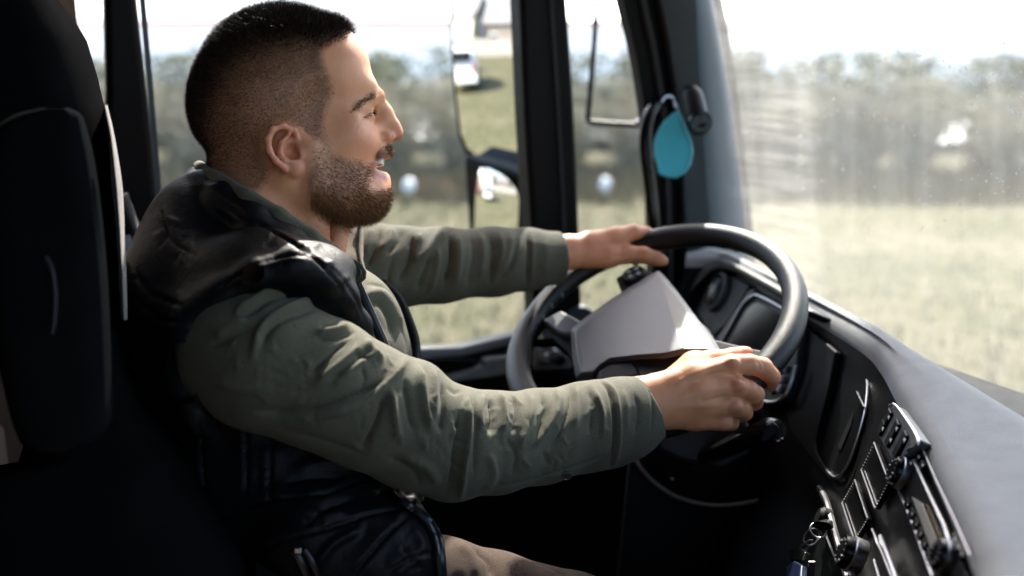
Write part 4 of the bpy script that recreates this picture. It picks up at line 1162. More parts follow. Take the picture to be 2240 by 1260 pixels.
# ear
def ear(pts, rad, k=5, mode='u'):
    hc(pts, rad, k, mode)
he(632, 322, 124, (34, 46, 10), 10, tilt=-18)
ear([(650, 304, 132), (644, 285, 142), (618, 275, 150), (596, 283, 154), (586, 304, 155), (589, 330, 152), (603, 352, 148), (622, 368, 142)], [5, 6, 6.6, 6.8, 6.8, 6.4, 6.2, 7])
he(647, 366, 136, (15, 18, 9), 8)
ear([(632, 292, 146), (616, 310, 146), (612, 334, 144), (624, 352, 142), (640, 354, 140)], [5, 6, 6, 6, 6])
he(637, 330, 140, (15, 19, 20), 4, 'cut', tilt=-15)
he(620, 296, 152, (13, 5, 6), 4, 'cut', tilt=40)
ear([(656, 326, 132), (659, 342, 134)], [7, 8], 7)
he(648, 338, 138, (6, 10, 12), 4, 'cut')
# Adam's apple and neck cords
hc([(742, 505, 0), (735, 540, 0)], [22, 24], 24, both=False)
hc([(625, 395, 105), (690, 500, 60), (720, 580, 28)], [22, 20, 18], 30)
HV, HQ = hg.skin()
HV = smooth_verts(HV, HQ, 2, .5)
HN = vnormals(HV, HQ)
# laugh lines and crow's feet
HV = folds(HV, HQ, [([(796, 262), (784, 270), (776, 284)], 2.2, -.0005), ([(800, 268), (792, 280), (786, 292)], 2.2, -.0005), ([(794, 257), (780, 258), (768, 262)], 2.4, -.0005),
                    ([(846, 305), (836, 318), (828, 340), (816, 352)], 4, -.0022), ([(812, 372), (816, 390), (812, 404)], 4, -.0012),
                    ([(836, 288), (834, 300), (840, 312)], 3, -.002), ([(702, 390), (690, 420)], 8, -.001)], HN)
HN = vnormals(HV, HQ)
# everything about the head is symmetric: read masks on the near side
def near_px(V):
    w = (V-HC)@hR; m = w < 0
    V2 = V.copy(); V2[m] = V[m]-2*w[m, None]*hR
    return to_px(V2), np.abs(w)/HS
def in_poly(pp, poly):
    poly = np.asarray(poly, float); x, y = pp[:, 0], pp[:, 1]; c = np.zeros(len(pp), bool); j = len(poly)-1
    for i in range(len(poly)):
        xi, yi = poly[i]; xj, yj = poly[j]
        c ^= ((yi > y) != (yj > y)) & (x < (xj-xi)*(y-yi)/(yj-yi+1e-12)+xi); j = i
    return c
def soft(pp, poly, w):                   # 1 inside, falling to 0 over w pixels outside, rising inside too
    d, _ = seg_dist(pp, list(poly)+[poly[0]]); s = np.where(in_poly(pp, poly), d, -d)
    return np.clip(.5+s/(2*w), 0, 1)
SCALP = [(380, -80), (800, -80), (775, 66), (752, 82), (720, 96), (702, 112), (706, 140), (722, 176), (727, 205), (712, 240), (706, 275), (696, 300), (676, 302), (660, 280), (640, 268), (612, 262), (586, 276), (574, 300), (578, 340), (588, 372), (580, 398), (555, 424), (520, 430), (470, 400), (380, 380)]
TOP = [(380, -80), (800, -80), (775, 66), (752, 80), (720, 92), (700, 104), (660, 96), (600, 108), (540, 122), (490, 160), (468, 230), (455, 300), (450, 350), (380, 360)]
BEARD = [(676, 300), (706, 276), (714, 306), (728, 334), (756, 350), (786, 352), (806, 362), (812, 372), (806, 396), (800, 412), (822, 420), (842, 414), (862, 412), (880, 440), (860, 470), (820, 500), (752, 502), (706, 478), (682, 446), (676, 390), (684, 350), (676, 320)]
STACHE = [(818, 352), (826, 332), (838, 321), (846, 316), (860, 318), (866, 330), (852, 341), (838, 339), (826, 348)]
pp, wv_ = near_px(HV)
m_scalp = soft(pp, SCALP, 9); m_top = soft(pp, TOP, 22)
m_beard = np.maximum(soft(pp, BEARD, 8), soft(pp, STACHE, 3)); m_neck = soft(pp, [(676, 440), (700, 478), (752, 500), (748, 530), (715, 540), (660, 500), (640, 450)], 18)*.35
m_lip = np.maximum(np.exp(-(seg_dist(pp, [(842, 342), (834, 347), (816, 360)])[0]/6)**2), np.exp(-(seg_dist(pp, [(840, 388), (832, 386), (814, 372)])[0]/9)**2))
m_red = np.clip(np.exp(-(np.linalg.norm(pp-[795, 310], axis=1)/34)**2)*.8+np.exp(-(np.linalg.norm(pp-[868, 294], axis=1)/22)**2)*.8+soft(pp, [(578, 268), (650, 268), (668, 300), (668, 390), (640, 395), (590, 350)], 6)*.9*(wv_ > 122), 0, 1)
m_fade = soft(pp, TOP, 85)
stub = np.clip(m_scalp*(.5+.75*m_fade), 0, 1)
HATTR = dict(hair=np.maximum(stub, np.maximum(m_beard*.5, m_neck)), red=m_red, lip=m_lip*(1-np.clip(m_beard, 0, 1)))

# skin
def skin_mat():
    m = bpy.data.materials.new('skin'); m.use_nodes = True; nt = m.node_tree; b = nt.nodes["Principled BSDF"]; L = nt.links.new
    b.inputs["Roughness"].default_value = .48; b.inputs["Subsurface Weight"].default_value = .18
    b.inputs["Subsurface Radius"].default_value = (1.0, .35, .18); b.inputs["Subsurface Scale"].default_value = .006
    b.inputs["Specular IOR Level"].default_value = .4
    tc = nt.nodes.new("ShaderNodeTexCoord")
    n = nt.nodes.new("ShaderNodeTexNoise"); n.inputs["Scale"].default_value = 60; n.inputs["Detail"].default_value = 8; L(tc.outputs["Object"], n.inputs["Vector"])
    n2 = nt.nodes.new("ShaderNodeTexNoise"); n2.inputs["Scale"].default_value = 620; n2.inputs["Detail"].default_value = 3; L(tc.outputs["Object"], n2.inputs["Vector"])
    def mix(f, a, c, t='MIX'):
        x = nt.nodes.new("ShaderNodeMix"); x.data_type = 'RGBA'; x.blend_type = t
        if isinstance(f, float): x.inputs[0].default_value = f
        else: L(f, x.inputs[0])
        for i_, v in ((6, a), (7, c)):
            if isinstance(v, tuple): x.inputs[i_].default_value = v
            else: L(v, x.inputs[i_])
        return x.outputs[2]
    def attr(nm):
        a = nt.nodes.new("ShaderNodeAttribute"); a.attribute_name = nm; return a.outputs["Fac"]
    c = mix(n.outputs[0], (.68, .32, .165, 1), (.54, .215, .10, 1))
    mm = nt.nodes.new("ShaderNodeMath"); mm.operation = 'MULTIPLY'; mm.inputs[1].default_value = .6; L(attr('red'), mm.inputs[0])
    c = mix(mm.outputs[0], c, (.55, .2, .13, 1))
    c = mix(attr('lip'), c, (.5, .2, .16, 1))
    mh = nt.nodes.new("ShaderNodeMath"); mh.operation = 'MULTIPLY'; mh.inputs[1].default_value = .82; L(attr('hair'), mh.inputs[0])
    c = mix(mh.outputs[0], c, (.055, .03, .018, 1))
    L(c, b.inputs["Base Color"])
    bp = nt.nodes.new("ShaderNodeBump"); bp.inputs["Strength"].default_value = .5; bp.inputs["Distance"].default_value = .0007
    L(n2.outputs[0], bp.inputs["Height"]); L(bp.outputs[0], b.inputs["Normal"])
    return m
M['skin'] = skin_mat()

# hair strands as fine tapered ribbons
def hair_mat(name, c, rough=.45):
    return pm(name, c, rough, var=.35, scale=900, spec=.12)
M['hair'] = hair_mat('dark_brown_hair', (.018, .011, .008))
M['beardhair'] = hair_mat('brown_beard_hair', (.13, .062, .026), .6)
M['sidehair'] = hair_mat('short_clipped_hair', (.06, .038, .026))
def strands(name, V, Q, N, weight, count, length, direction, width, mat, parent, seed=0, curl=.25, jitter=.3):
    r = np.random.default_rng(seed)
    a = np.linalg.norm(np.cross(V[Q[:, 2]]-V[Q[:, 0]], V[Q[:, 3]]-V[Q[:, 1]]), axis=1)*weight[Q].mean(1)
    f = r.choice(len(Q), count, p=a/a.sum())
    u, w = r.random((2, count, 1)); q = Q[f]
    bil = lambda A: (A[q[:, 0]]*(1-u)+A[q[:, 1]]*u)*(1-w)+(A[q[:, 3]]*(1-u)+A[q[:, 2]]*u)*w
    p = bil(V); n = bil(N); n /= np.linalg.norm(n, axis=1)[:, None]
    pq, ww = near_px(p)
    d = direction(p, n, pq)+r.normal(size=(count, 3))*jitter; d /= np.linalg.norm(d, axis=1)[:, None]
    L = length(pq, ww)*r.uniform(.65, 1.2, count)
    side = np.cross(d, r.normal(size=(count, 3))); side /= np.linalg.norm(side, axis=1)[:, None]
    bend = np.cross(d, side)*r.normal(size=(count, 1))*curl
    p0 = p-n*.0006; p1 = p+d*L[:, None]*.55+bend*L[:, None]*.2; p2 = p+(d+bend*.8)*L[:, None]
    w0 = side*width; w1 = side*width*.75
    VV = np.stack([p0-w0, p0+w0, p1+w1, p1-w1, p2+w1*.15, p2-w1*.15], 1).reshape(-1, 3)
    k = np.arange(count)[:, None]*6
    FF = np.concatenate([k+[0, 1, 2, 3], k+[3, 2, 4, 5]])
    me = fast_mesh(name, cf2w(VV), FF, [mat]); o = link(name, me, None, parent, True); tag(o, kind='stuff')
    return o
# ------------------------------------------------------------------ hands
def pxr(r, d): return r*d/FPX
def chain_px(g, pts, k=8, mode='u', **kw):         # points (px, py, depth, radius px)
    p = [cf(a, b, d) for a, b, d, r in pts]; rr = [pxr(r, d) for a, b, d, r in pts]
    g.chain(p, rr, pxr(k, pts[0][2]), mode, **kw)
def ell_px(g, px, py, d, rx, ry, rz, k=10, mode='u', axes=None):
    g.ell(cf(px, py, d), np.array([rx, ry, rz])*d/FPX, axes, pxr(k, d), mode)

rg = Grid(cf(1300, 1010, 1.16)-[0, 0, .02], cf(1740, 720, 1.34)+[0, 0, .0], .0016)
chain_px(rg, [(1300, 905, 1.205, 60), (1400, 884, 1.228, 56), (1440, 880, 1.236, 56)], 20, flat=.72, fdir=(0, 0, 1))
for pts in ([(1440, 856, 1.236, 40), (1520, 826, 1.238, 34), (1598, 800, 1.240, 24)], [(1440, 880, 1.232, 42), (1530, 862, 1.232, 36), (1612, 845, 1.234, 25)],
            [(1440, 890, 1.234, 42), (1530, 882, 1.235, 36), (1606, 888, 1.237, 23)], [(1445, 898, 1.238, 40), (1520, 906, 1.242, 34), (1584, 922, 1.245, 21)]):
    chain_px(rg, pts, 14)
chain_px(rg, [(1480, 880, 1.25, 46), (1570, 866, 1.255, 44)], 16)
chain_px(rg, [(1462, 848, 1.25, 34), (1520, 804, 1.262, 35), (1560, 792, 1.27, 26), (1604, 780, 1.283, 18), (1626, 774, 1.288, 14.5), (1636, 771, 1.29, 11.5)], 10)
fi = [[(1600, 798, 1.240, 24), (1640, 797, 1.243, 22), (1668, 804, 1.25, 22), (1688, 824, 1.268, 19), (1686, 842, 1.283, 15)],
      [(1612, 845, 1.235, 23), (1636, 853, 1.24, 22), (1650, 863, 1.25, 22), (1650, 879, 1.268, 19), (1636, 884, 1.287, 15)],
      [(1606, 888, 1.238, 22), (1622, 894, 1.245, 21), (1628, 902, 1.258, 19), (1620, 908, 1.275, 16), (1604, 904, 1.288, 14)],
      [(1584, 922, 1.246, 20), (1598, 924, 1.255, 18), (1600, 926, 1.268, 16), (1590, 922, 1.282, 13)]]
for f_ in fi: chain_px(rg, f_, 4)
for a, b, d in ((1603, 794, 1.228), (1616, 843, 1.221), (1610, 889, 1.226), (1588, 928, 1.236)): ell_px(rg, a, b, d-.001, 15, 13, 10, 9)
RV, RQ = rg.skin(); RV = smooth_verts(RV, RQ, 2, .5)
RV = folds(RV, RQ, [([(1470, 846), (1540, 812), (1598, 794)], 9, .0016), ([(1520, 836), (1560, 818), (1590, 812)], 8, -.0022), ([(1480, 872), (1550, 850), (1608, 842)], 9, .0012), ([(1530, 880), (1590, 866)], 8, -.0014),
                    ([(1500, 892), (1560, 886), (1602, 888)], 8, .0008), ([(1655, 790), (1662, 800), (1660, 812)], 2, -.0008), ([(1664, 789), (1671, 799), (1670, 812)], 2, -.0007), ([(1590, 818), (1606, 822), (1632, 832)], 4, -.0015),
                    ([(1600, 868), (1622, 872)], 4, -.0012), ([(1424, 850), (1430, 880), (1430, 920)], 3, -.0006), ([(1470, 800), (1500, 788), (1530, 780)], 8, .001)])
rp = to_px(RV)
r_red = np.clip(sum(np.exp(-(np.linalg.norm(rp-np.array(c), axis=1)/w)**2)*a for c, w, a in (((1605, 792), 15, .9), ((1618, 842), 18, .8), ((1612, 890), 18, .5), ((1590, 930), 15, .6), ((1672, 802), 14, .4), ((1660, 862), 16, .4), ((1686, 840), 12, .6))), 0, 1)

lg = Grid(cf(1150, 640, 1.50), cf(1480, 470, 1.70), .0019)
lg.n = lg.n
chain_px(lg, [(1150, 562, 1.53, 38), (1240, 552, 1.555, 36), (1290, 546, 1.565, 36)], 16, flat=.8, fdir=(0, 0, 1))
for pts in ([(1290, 540, 1.568, 34), (1345, 522, 1.575, 24), (1386, 508, 1.58, 17)], [(1290, 545, 1.58, 34), (1345, 524, 1.598, 26), (1384, 512, 1.61, 17)], [(1290, 552, 1.59, 32), (1345, 534, 1.615, 26), (1378, 522, 1.632, 17)]):
    chain_px(lg, pts, 12)
chain_px(lg, [(1285, 562, 1.562, 26), (1330, 560, 1.565, 26), (1372, 556, 1.568, 20), (1408, 558, 1.566, 17.5), (1436, 566, 1.566, 15), (1450, 571, 1.567, 11.5)], 9)
for f_ in ([(1386, 508, 1.58, 16.5), (1412, 510, 1.592, 15), (1432, 520, 1.608, 13.5), (1440, 540, 1.618, 12)], [(1384, 512, 1.61, 16), (1408, 520, 1.625, 14), (1420, 540, 1.63, 13), (1420, 556, 1.62, 11)], [(1378, 524, 1.632, 15), (1394, 540, 1.642, 13), (1396, 560, 1.636, 12), (1390, 572, 1.62, 10)]):
    chain_px(lg, f_, 4)
LV, LQ = lg.skin(); LV = smooth_verts(LV, LQ, 2, .5)
LV = folds(LV, LQ, [([(1300, 575), (1340, 562), (1372, 560)], 6, -.001), ([(1310, 530), (1350, 520), (1386, 500)], 7, .001)])
# the rest of the body under the clothes: neck root, chest, arms
bgd = Grid(cf(330, 1300, 1.2)-[0, 0, .33], cf(1330, 500, 1.2)+[.06, 0, .38], .008)
ell_px(bgd, 560, 860, 1.2, 200, 220, 240, 30); ell_px(bgd, 640, 1090, 1.2, 200, 220, 200, 60)
chain_px(bgd, [(560, 640, 1.2, 80), (585, 560, 1.19, 88)], 30)
chain_px(bgd, [(580, 760, 1.10, 60), (560, 800, 1.03, 80), (800, 885, 1.035, 75), (960, 965, 1.09, 65), (1250, 932, 1.19, 55), (1340, 900, 1.215, 48)], 20)
chain_px(bgd, [(620, 700, 1.32, 60), (760, 605, 1.39, 60), (960, 580, 1.44, 55), (1200, 560, 1.545, 36)], 20)
BV, BQ = bgd.skin()
def merge(parts):
    V = np.concatenate([p[0] for p in parts]); o = 0; Q = []
    for v, q in parts: Q.append(q+o); o += len(v)
    return V, np.concatenate(Q)
BODY = merge([(HV, HQ), (RV, RQ), (LV, LQ), (BV, BQ)])
z_ = lambda n: np.zeros(n)
BODY_ATTR = dict(hair=np.r_[HATTR['hair'], z_(len(RV)+len(LV)+len(BV))], red=np.r_[HATTR['red'], r_red, np.full(len(LV), .25), z_(len(BV))], lip=np.r_[HATTR['lip'], z_(len(RV)+len(LV)+len(BV))])

# ------------------------------------------------------------------ clothes
def cloth_mat(name, c, rough, bscale, bump, sheen, var=.15):
    m = pm(name, c, rough, var=var, scale=14, bump=bump, bscale=bscale, sheen=sheen, spec=.25, speck=.3); return m
M['shirt'] = cloth_mat('olive_cotton_twill', (.061, .058, .037), .85, 900, .5, .05)
M['shirtlit'] = cloth_mat('olive_cotton_warm_lit', (.10, .075, .045), .9, 1600, .4, .2)
M['nylon'] = pm('black_nylon_shell', (.0035, .0035, .0042), .5, var=.2, scale=20, bump=.35, bscale=170, spec=.12, rvar=.08)
M['cord'] = cloth_mat('brown_corduroy', (.055, .034, .023), .9, 900, .5, .03)
M['zip'] = pm('zip_teeth', (.03, .03, .032), .3, .6)
M['button'] = pm('dark_button', (.03, .032, .026), .3)

def wrinkle_lines(seam, rng, n, ln, w, h):
    pl = spline(np.array(seam, float), 40); out_ = []
    for i in range(n):
        k = rng.integers(1, 38); t = unit(pl[k+1]-pl[k-1]); nn = np.array([-t[1], t[0]])*rng.choice([-1, 1])
        a = pl[k]+nn*2; b = a+nn*ln*rng.uniform(.5, 1.3)+t*ln*rng.normal()*.35
        out_.append(([a, (a+b)/2+t*rng.normal()*3, b], w*rng.uniform(.7, 1.3), h*rng.choice([-1, .8])*rng.uniform(.5, 1.2)))
    return out_
wr = np.random.default_rng(11)

# right sleeve
sg = Grid(cf(395, 1130, 1.12)-[0.02, 0, .30], cf(1450, 580, 1.1)+[.05, .0, .28], .0021)
chain_px(sg, [(520, 770, 1.015, 130), (590, 800, 1.0, 140), (700, 838, 1.01, 140), (800, 888, 1.035, 132), (905, 940, 1.07, 126), (985, 968, 1.10, 122)], 30)
ell_px(sg, 560, 770, 1.01, 150, 155, 140, 40)
chain_px(sg, [(985, 968, 1.10, 120), (1080, 968, 1.13, 108), (1180, 955, 1.165, 100), (1280, 934, 1.195, 94), (1330, 926, 1.212, 92), (1370, 914, 1.222, 86), (1425, 890, 1.238, 66), (1450, 880, 1.245, 60)], 24)
ell_px(sg, 905, 830, 1.07, 52, 40, 60, 40)
ell_px(sg, 990, 1020, 1.10, 60, 66, 60, 30)
ax_ = unit(cf(1425, 886, 1.238)-cf(1330, 922, 1.212))
sg.plane(cf(1416, 884, 1.236)+0, unit(ax_*1.0+np.array([0.0, .12, -.25])), .0)
chain_px(sg, [(1385, 895, 1.222, 58), (1450, 876, 1.245, 62)], 4, 'cut', flat=.75, fdir=(0, 0, 1))
SV, SQ = largest(*sg.skin()); SV = smooth_verts(SV, SQ, 2, .5)
SF = [([(862, 812), (822, 843), (767, 871), (697, 895), (610, 906), (560, 902)], 9, -.0075), ([(890, 786), (868, 812), (826, 850), (780, 884), (700, 912)], 10, .005),
      ([(552, 790), (557, 765), (568, 724), (596, 693), (644, 668), (697, 656), (740, 660)], 9, .0045), ([(572, 760), (590, 722), (630, 694), (690, 676)], 8, -.004),
      ([(516, 690), (524, 674), (550, 660), (596, 634), (651, 628)], 7, .004), ([(530, 694), (560, 672), (600, 648), (655, 640), (700, 634)], 7, -.005),
      ([(470, 740), (500, 716), (540, 698)], 9, .003), ([(455, 760), (500, 738), (560, 712)], 8, -.003),
      ([(690, 730), (735, 722), (765, 712)], 8, .004), ([(690, 742), (740, 736), (778, 726)], 7, -.004), ([(700, 712), (745, 704)], 7, -.003),
      ([(690, 840), (720, 812), (752, 786), (786, 754)], 8, .004), ([(676, 824), (700, 796), (730, 768), (768, 740)], 8, -.004), ([(722, 836), (756, 806), (800, 772)], 7, -.0035), ([(748, 822), (790, 790), (822, 772)], 8, .003),
      ([(800, 742), (812, 766), (838, 790)], 9, .0045), ([(792, 800), (800, 830), (792, 852)], 6, -.002), ([(770, 770), (790, 776), (806, 790)], 6, -.003),
      ([(856, 850), (861, 902), (870, 962)], 9, .0042), ([(845, 862), (822, 930), (790, 985)], 11, -.006), ([(886, 830), (896, 890), (905, 948)], 11, -.0045),
      ([(915, 800), (926, 890), (943, 940)], 9, .0055), ([(948, 806), (952, 870), (948, 930)], 8, .0035), ([(968, 838), (972, 890), (964, 950)], 10, -.004),
      ([(1022, 868), (1021, 953), (1013, 1030), (1007, 1090)], 7, .006), ([(1004, 900), (1002, 960), (992, 1030), (976, 1080)], 10, -.006), ([(1042, 880), (1044, 950), (1036, 1040)], 9, -.004),
      ([(1060, 862), (1052, 900), (1054, 940)], 7, .003), ([(1072, 870), (1080, 905), (1074, 950)], 9, -.006), ([(1096, 860), (1104, 905), (1098, 950)], 8, .0042), ([(1124, 862), (1130, 905), (1122, 950)], 8, -.0035),
      ([(1152, 856), (1162, 890), (1152, 940), (1130, 985)], 8, .003), ([(1180, 850), (1190, 900), (1176, 960), (1150, 1000)], 9, -.004), ([(1216, 848), (1222, 885), (1195, 940), (1160, 985)], 8, .0035),
      ([(1244, 846), (1246, 890), (1224, 950), (1200, 990)], 8, -.0035), ([(1262, 846), (1260, 900), (1256, 940)], 7, .003), ([(1286, 842), (1296, 890), (1290, 950)], 8, -.003), ([(1300, 850), (1318, 900), (1318, 960)], 6, .0025),
      ([(1110, 960), (1130, 1000), (1120, 1040)], 10, -.003), ([(1070, 990), (1080, 1040), (1060, 1075)], 10, .003), ([(1190, 990), (1200, 1020)], 8, -.002),
      ([(600, 940), (700, 965), (800, 1000)], 14, -.0022), ([(640, 860), (700, 850), (740, 838)], 12, -.0025), ([(470, 830), (520, 850), (600, 852)], 14, .002), ([(880, 1000), (930, 1020), (960, 1060)], 12, .003),
      ([(850, 1000), (900, 1030), (920, 1062)], 10, -.0025),
      ([(1066, 1073), (1123, 1061), (1220, 1034), (1334, 994)], 2.6, -.0022), ([(1066, 1073), (1080, 1060), (1100, 1056)], 2.4, -.0016),
      ([(1310, 834), (1330, 850), (1341, 885), (1345, 953), (1335, 1022)], 4, -.0042), ([(1322, 834), (1342, 850), (1353, 885), (1356, 953), (1346, 1018)], 3.5, .0018),
      ([(1402, 826), (1422, 860), (1428, 900), (1424, 950)], 3, -.0012), ([(1360, 850), (1372, 890), (1370, 940)], 8, .0014), ([(1388, 860), (1396, 900), (1390, 950)], 8, -.0014)]
for _ in range(110):                                   # small random rumples across the sleeve
    t_ = wr.random(); c_ = spline(np.array([(520, 770), (700, 838), (905, 940), (1000, 968), (1180, 955), (1320, 928)], float), 50)[int(t_*49)]
    c_ = c_+wr.normal(size=2)*[20, 55]; an_ = wr.normal()*.6+1.35; l_ = wr.uniform(18, 46); dv_ = np.array([math.cos(an_), math.sin(an_)])*l_/2
    SF.append(([c_-dv_, c_+wr.normal(size=2)*4, c_+dv_], wr.uniform(3.5, 7), wr.choice([-1, 1])*wr.uniform(.0004, .0013)))
SV = folds(SV, SQ, [(a, w*.9, h*1.35) for a, w, h in SF])
SN = vnormals(SV, SQ)
SV = SV+SN*(wave_noise(SV*[1, 1, .6], 70, 5, 3)*.0007)[:, None]
sleeve = sculpt('shirt_sleeve', SV, SQ, M['shirt'], person); sleeve["label"] = "rumpled olive sleeve of the right arm with buttoned cuff"
def button(px, py, d, r, parent, nrm=None):
    c = P(px, py, d); n_ = unit(nrm if nrm is not None else -FWD)
    b_ = lathe('button', c, n_, [(r, -.0006), (r, .0012), (r*.85, .0018), (r*.7, .001), (r*.1, .001)], M['button'], parent, 24)
    return b_
def surf_depth(V, px, py, rad=5):
    q = to_px(V); m = np.linalg.norm(q-[px, py], axis=1) < rad
    return V[m][:, 2].min() if m.any() else 1.2
button(1239, 1040, surf_depth(SV, 1239, 1040)-.0006, .0062, sleeve, -FWD-UPV*.7)

# left sleeve
tg_ = Grid(cf(690, 700, 1.45)-[0, .03, .22], cf(1250, 440, 1.45)+[.06, .02, .22], .003)
chain_px(tg_, [(720, 610, 1.36, 105), (800, 590, 1.385, 95), (880, 582, 1.41, 84), (960, 580, 1.44, 80), (1080, 572, 1.49, 72), (1150, 567, 1.52, 64), (1235, 563, 1.55, 57)], 26)
ell_px(tg_, 800, 545, 1.40, 60, 55, 60, 30)
lx = unit(cf(1225, 563, 1.548)-cf(1080, 572, 1.49))
tg_.plane(cf(1227, 563, 1.548), unit(lx+np.array([.25, 0, -.2])))
chain_px(tg_, [(1200, 560, 1.535, 44), (1260, 552, 1.56, 44)], 4, 'cut')
TV, TQ = tg_.skin(); TV = smooth_verts(TV, TQ, 2, .5)
LF = [([(904, 515), (900, 560), (890, 590), (872, 622)], 8, -.008), ([(920, 510), (908, 545), (908, 575)], 7, .005), ([(978, 502), (950, 530), (927, 556), (911, 574)], 8, .006),
      ([(984, 515), (988, 556), (982, 590), (972, 628)], 8, -.009), ([(1000, 508), (1004, 560), (996, 620)], 8, .004), ([(940, 560), (932, 590), (914, 638)], 9, -.006), ([(958, 540), (954, 590), (940, 640)], 6, .004),
      ([(1030, 506), (1036, 560), (1024, 630)], 8, -.004), ([(1048, 506), (1056, 550), (1050, 610)], 8, .004), ([(1070, 510), (1078, 550), (1072, 626)], 8, -.005), ([(1092, 508), (1098, 550), (1084, 600)], 7, .004),
      ([(1138, 520), (1128, 560), (1116, 590), (1086, 620)], 7, -.006), ([(1120, 512), (1112, 555), (1096, 590)], 6, .004), ([(880, 500), (870, 530), (846, 556)], 8, -.005), ([(860, 500), (846, 530), (830, 545)], 8, .005), ([(836, 500), (826, 540), (802, 588)], 8, -.007),
      ([(815, 500), (806, 535), (798, 560)], 6, .004), ([(862, 560), (852, 600), (850, 640)], 8, -.004), ([(1155, 512), (1156, 560), (1152, 622)], 4, -.004), ([(1166, 510), (1166, 560), (1162, 618)], 4, .002), ([(1190, 520), (1196, 560), (1190, 600)], 10, .0015)]
TV = folds(TV, TQ, LF)
TV = TV+vnormals(TV, TQ)*(wave_noise(TV, 60, 6, 2)*.0009)[:, None]
o = sculpt('shirt_sleeve', TV, TQ, M['shirt'], person); o["label"] = "olive sleeve of the far left arm reaching over the wheel"

# shirt front between the vest edges
fg = Grid(cf(600, 1160, 1.28)-[0, 0, .17], cf(930, 560, 1.28)+[0, 0, .14], .003)
ell_px(fg, 640, 800, 1.27, 262, 262, 230, 0)
ell_px(fg, 790, 690, 1.27, 62, 70, 120, 50)
ell_px(fg, 690, 1050, 1.25, 205, 220, 220, 60)
FV, FQ = largest(*fg.skin()); FV = smooth_verts(FV, FQ, 2)
FV = folds(FV, FQ, [([(790, 650), (830, 640), (860, 670), (880, 720)], 9, .005), ([(790, 668), (826, 660), (850, 690), (864, 740)], 8, -.006), ([(780, 690), (820, 720), (850, 760)], 10, .003), ([(800, 622), (840, 628), (868, 660), (896, 740)], 3, -.003), ([(870, 700), (890, 750), (895, 790)], 6, -.002)])
shirt = sculpt('shirt_front', FV, FQ, M['shirt'], person)

# vest body
vg = Grid(cf(240, 1290, 1.2)-[.05, .03, .235], cf(1000, 345, 1.2)+[.02, .02, .22], .0028)
ell_px(vg, 560, 740, 1.2, 288, 260, 330, 0)
ell_px(vg, 480, 650, 1.2, 185, 240, 310, 60)
ell_px(vg, 460, 490, 1.2, 88, 110, 200, 70)
chain_px(vg, [(470, 950, 1.0, 20), (432, 910, .985, 22), (408, 850, .975, 24), (402, 790, .975, 26), (414, 735, .985, 28), (440, 690, .99, 30), (490, 642, .985, 30), (560, 600, .98, 30), (640, 588, .985, 30), (705, 608, 1.005, 28), (752, 652, 1.035, 25), (784, 708, 1.06, 22), (806, 760, 1.085, 20)], 40)
chain_px(vg, [(560, 590, 1.05, 80), (580, 610, 1.34, 80)], 60)
ell_px(vg, 590, 590, 1.055, 190, 80, 130, 50)
chain_px(vg, [(480, 690, 1.03, 100), (640, 680, 1.05, 105)], 60)
zp = [(690, 522, 1.10), (730, 556, 1.105), (770, 606, 1.12), (800, 668, 1.115), (824, 722, 1.11), (850, 782, 1.10)]
zn = unit(np.array([.80, .33, .5]))
vg.plane(cf(806, 680, 1.113), zn)
ell_px(vg, 640, 1060, 1.17, 262, 330, 250, 60)
ell_px(vg, 760, 1250, 1.13, 222, 190, 200, 60)
chain_px(vg, [(700, 1180, 1.06, 130), (850, 1230, 1.06, 120)], 60)
# stand collar: padded roll round the neck
cl_pts = [(448, 398, 1.27, 26), (436, 396, 1.20, 26), (448, 408, 1.14, 28), (490, 432, 1.10, 30), (560, 482, 1.08, 32), (630, 530, 1.082, 32), (690, 574, 1.095, 29), (735, 614, 1.11, 25), (764, 650, 1.115, 21)]
chain_px(vg, cl_pts, 26)
# room for the neck and the shirt collar
hollow = [(600, 330, 1.19, 128), (590, 440, 1.19, 122), (640, 520, 1.19, 105)]
chain_px(vg, hollow, 16, 'cut')
VV, VQ = largest(*vg.skin()); VV = smooth_verts(VV, VQ, 2)
seams = [[(440, 412), (500, 452), (580, 500), (660, 548), (720, 600), (752, 640)],                               # collar seam
         [(352, 450), (362, 490), (380, 530), (430, 560)], [(300, 590), (330, 640), (400, 670)],
         [(286, 640), (360, 700), (420, 700)], [(310, 800), (370, 830), (420, 850)],
         [(400, 1090), (500, 1112), (590, 1098), (640, 1092), (720, 1080), (780, 1056), (862, 1042)],             # quilting
         [(600, 1185), (660, 1172), (740, 1150), (800, 1130), (860, 1120), (940, 1134)],
         [(770, 1260), (830, 1190), (870, 1150), (900, 1128)], [(850, 1250), (900, 1220), (950, 1208)],
         [(592, 960), (592, 1040), (594, 1110)], [(538, 930), (542, 1010), (540, 1090)], [(440, 920), (446, 1000), (452, 1080)],
         [(520, 1260), (560, 1215), (610, 1190)]]
VF = [(s_, 4, -.005) for s_ in seams]+[(s_, 26, .0035) for s_ in seams]
for s_ in seams: VF += wrinkle_lines(s_, wr, 9, 30, 6, .0018)
VF += [([(550, 580), (640, 560), (715, 584), (772, 644), (802, 716)], 4, -.002),
       ([(470, 640), (510, 606), (560, 584)], 6, -.003)]
VF += wrinkle_lines([(500, 596), (580, 572), (650, 566), (715, 590), (770, 650)], wr, 26, 26, 5, .0006)
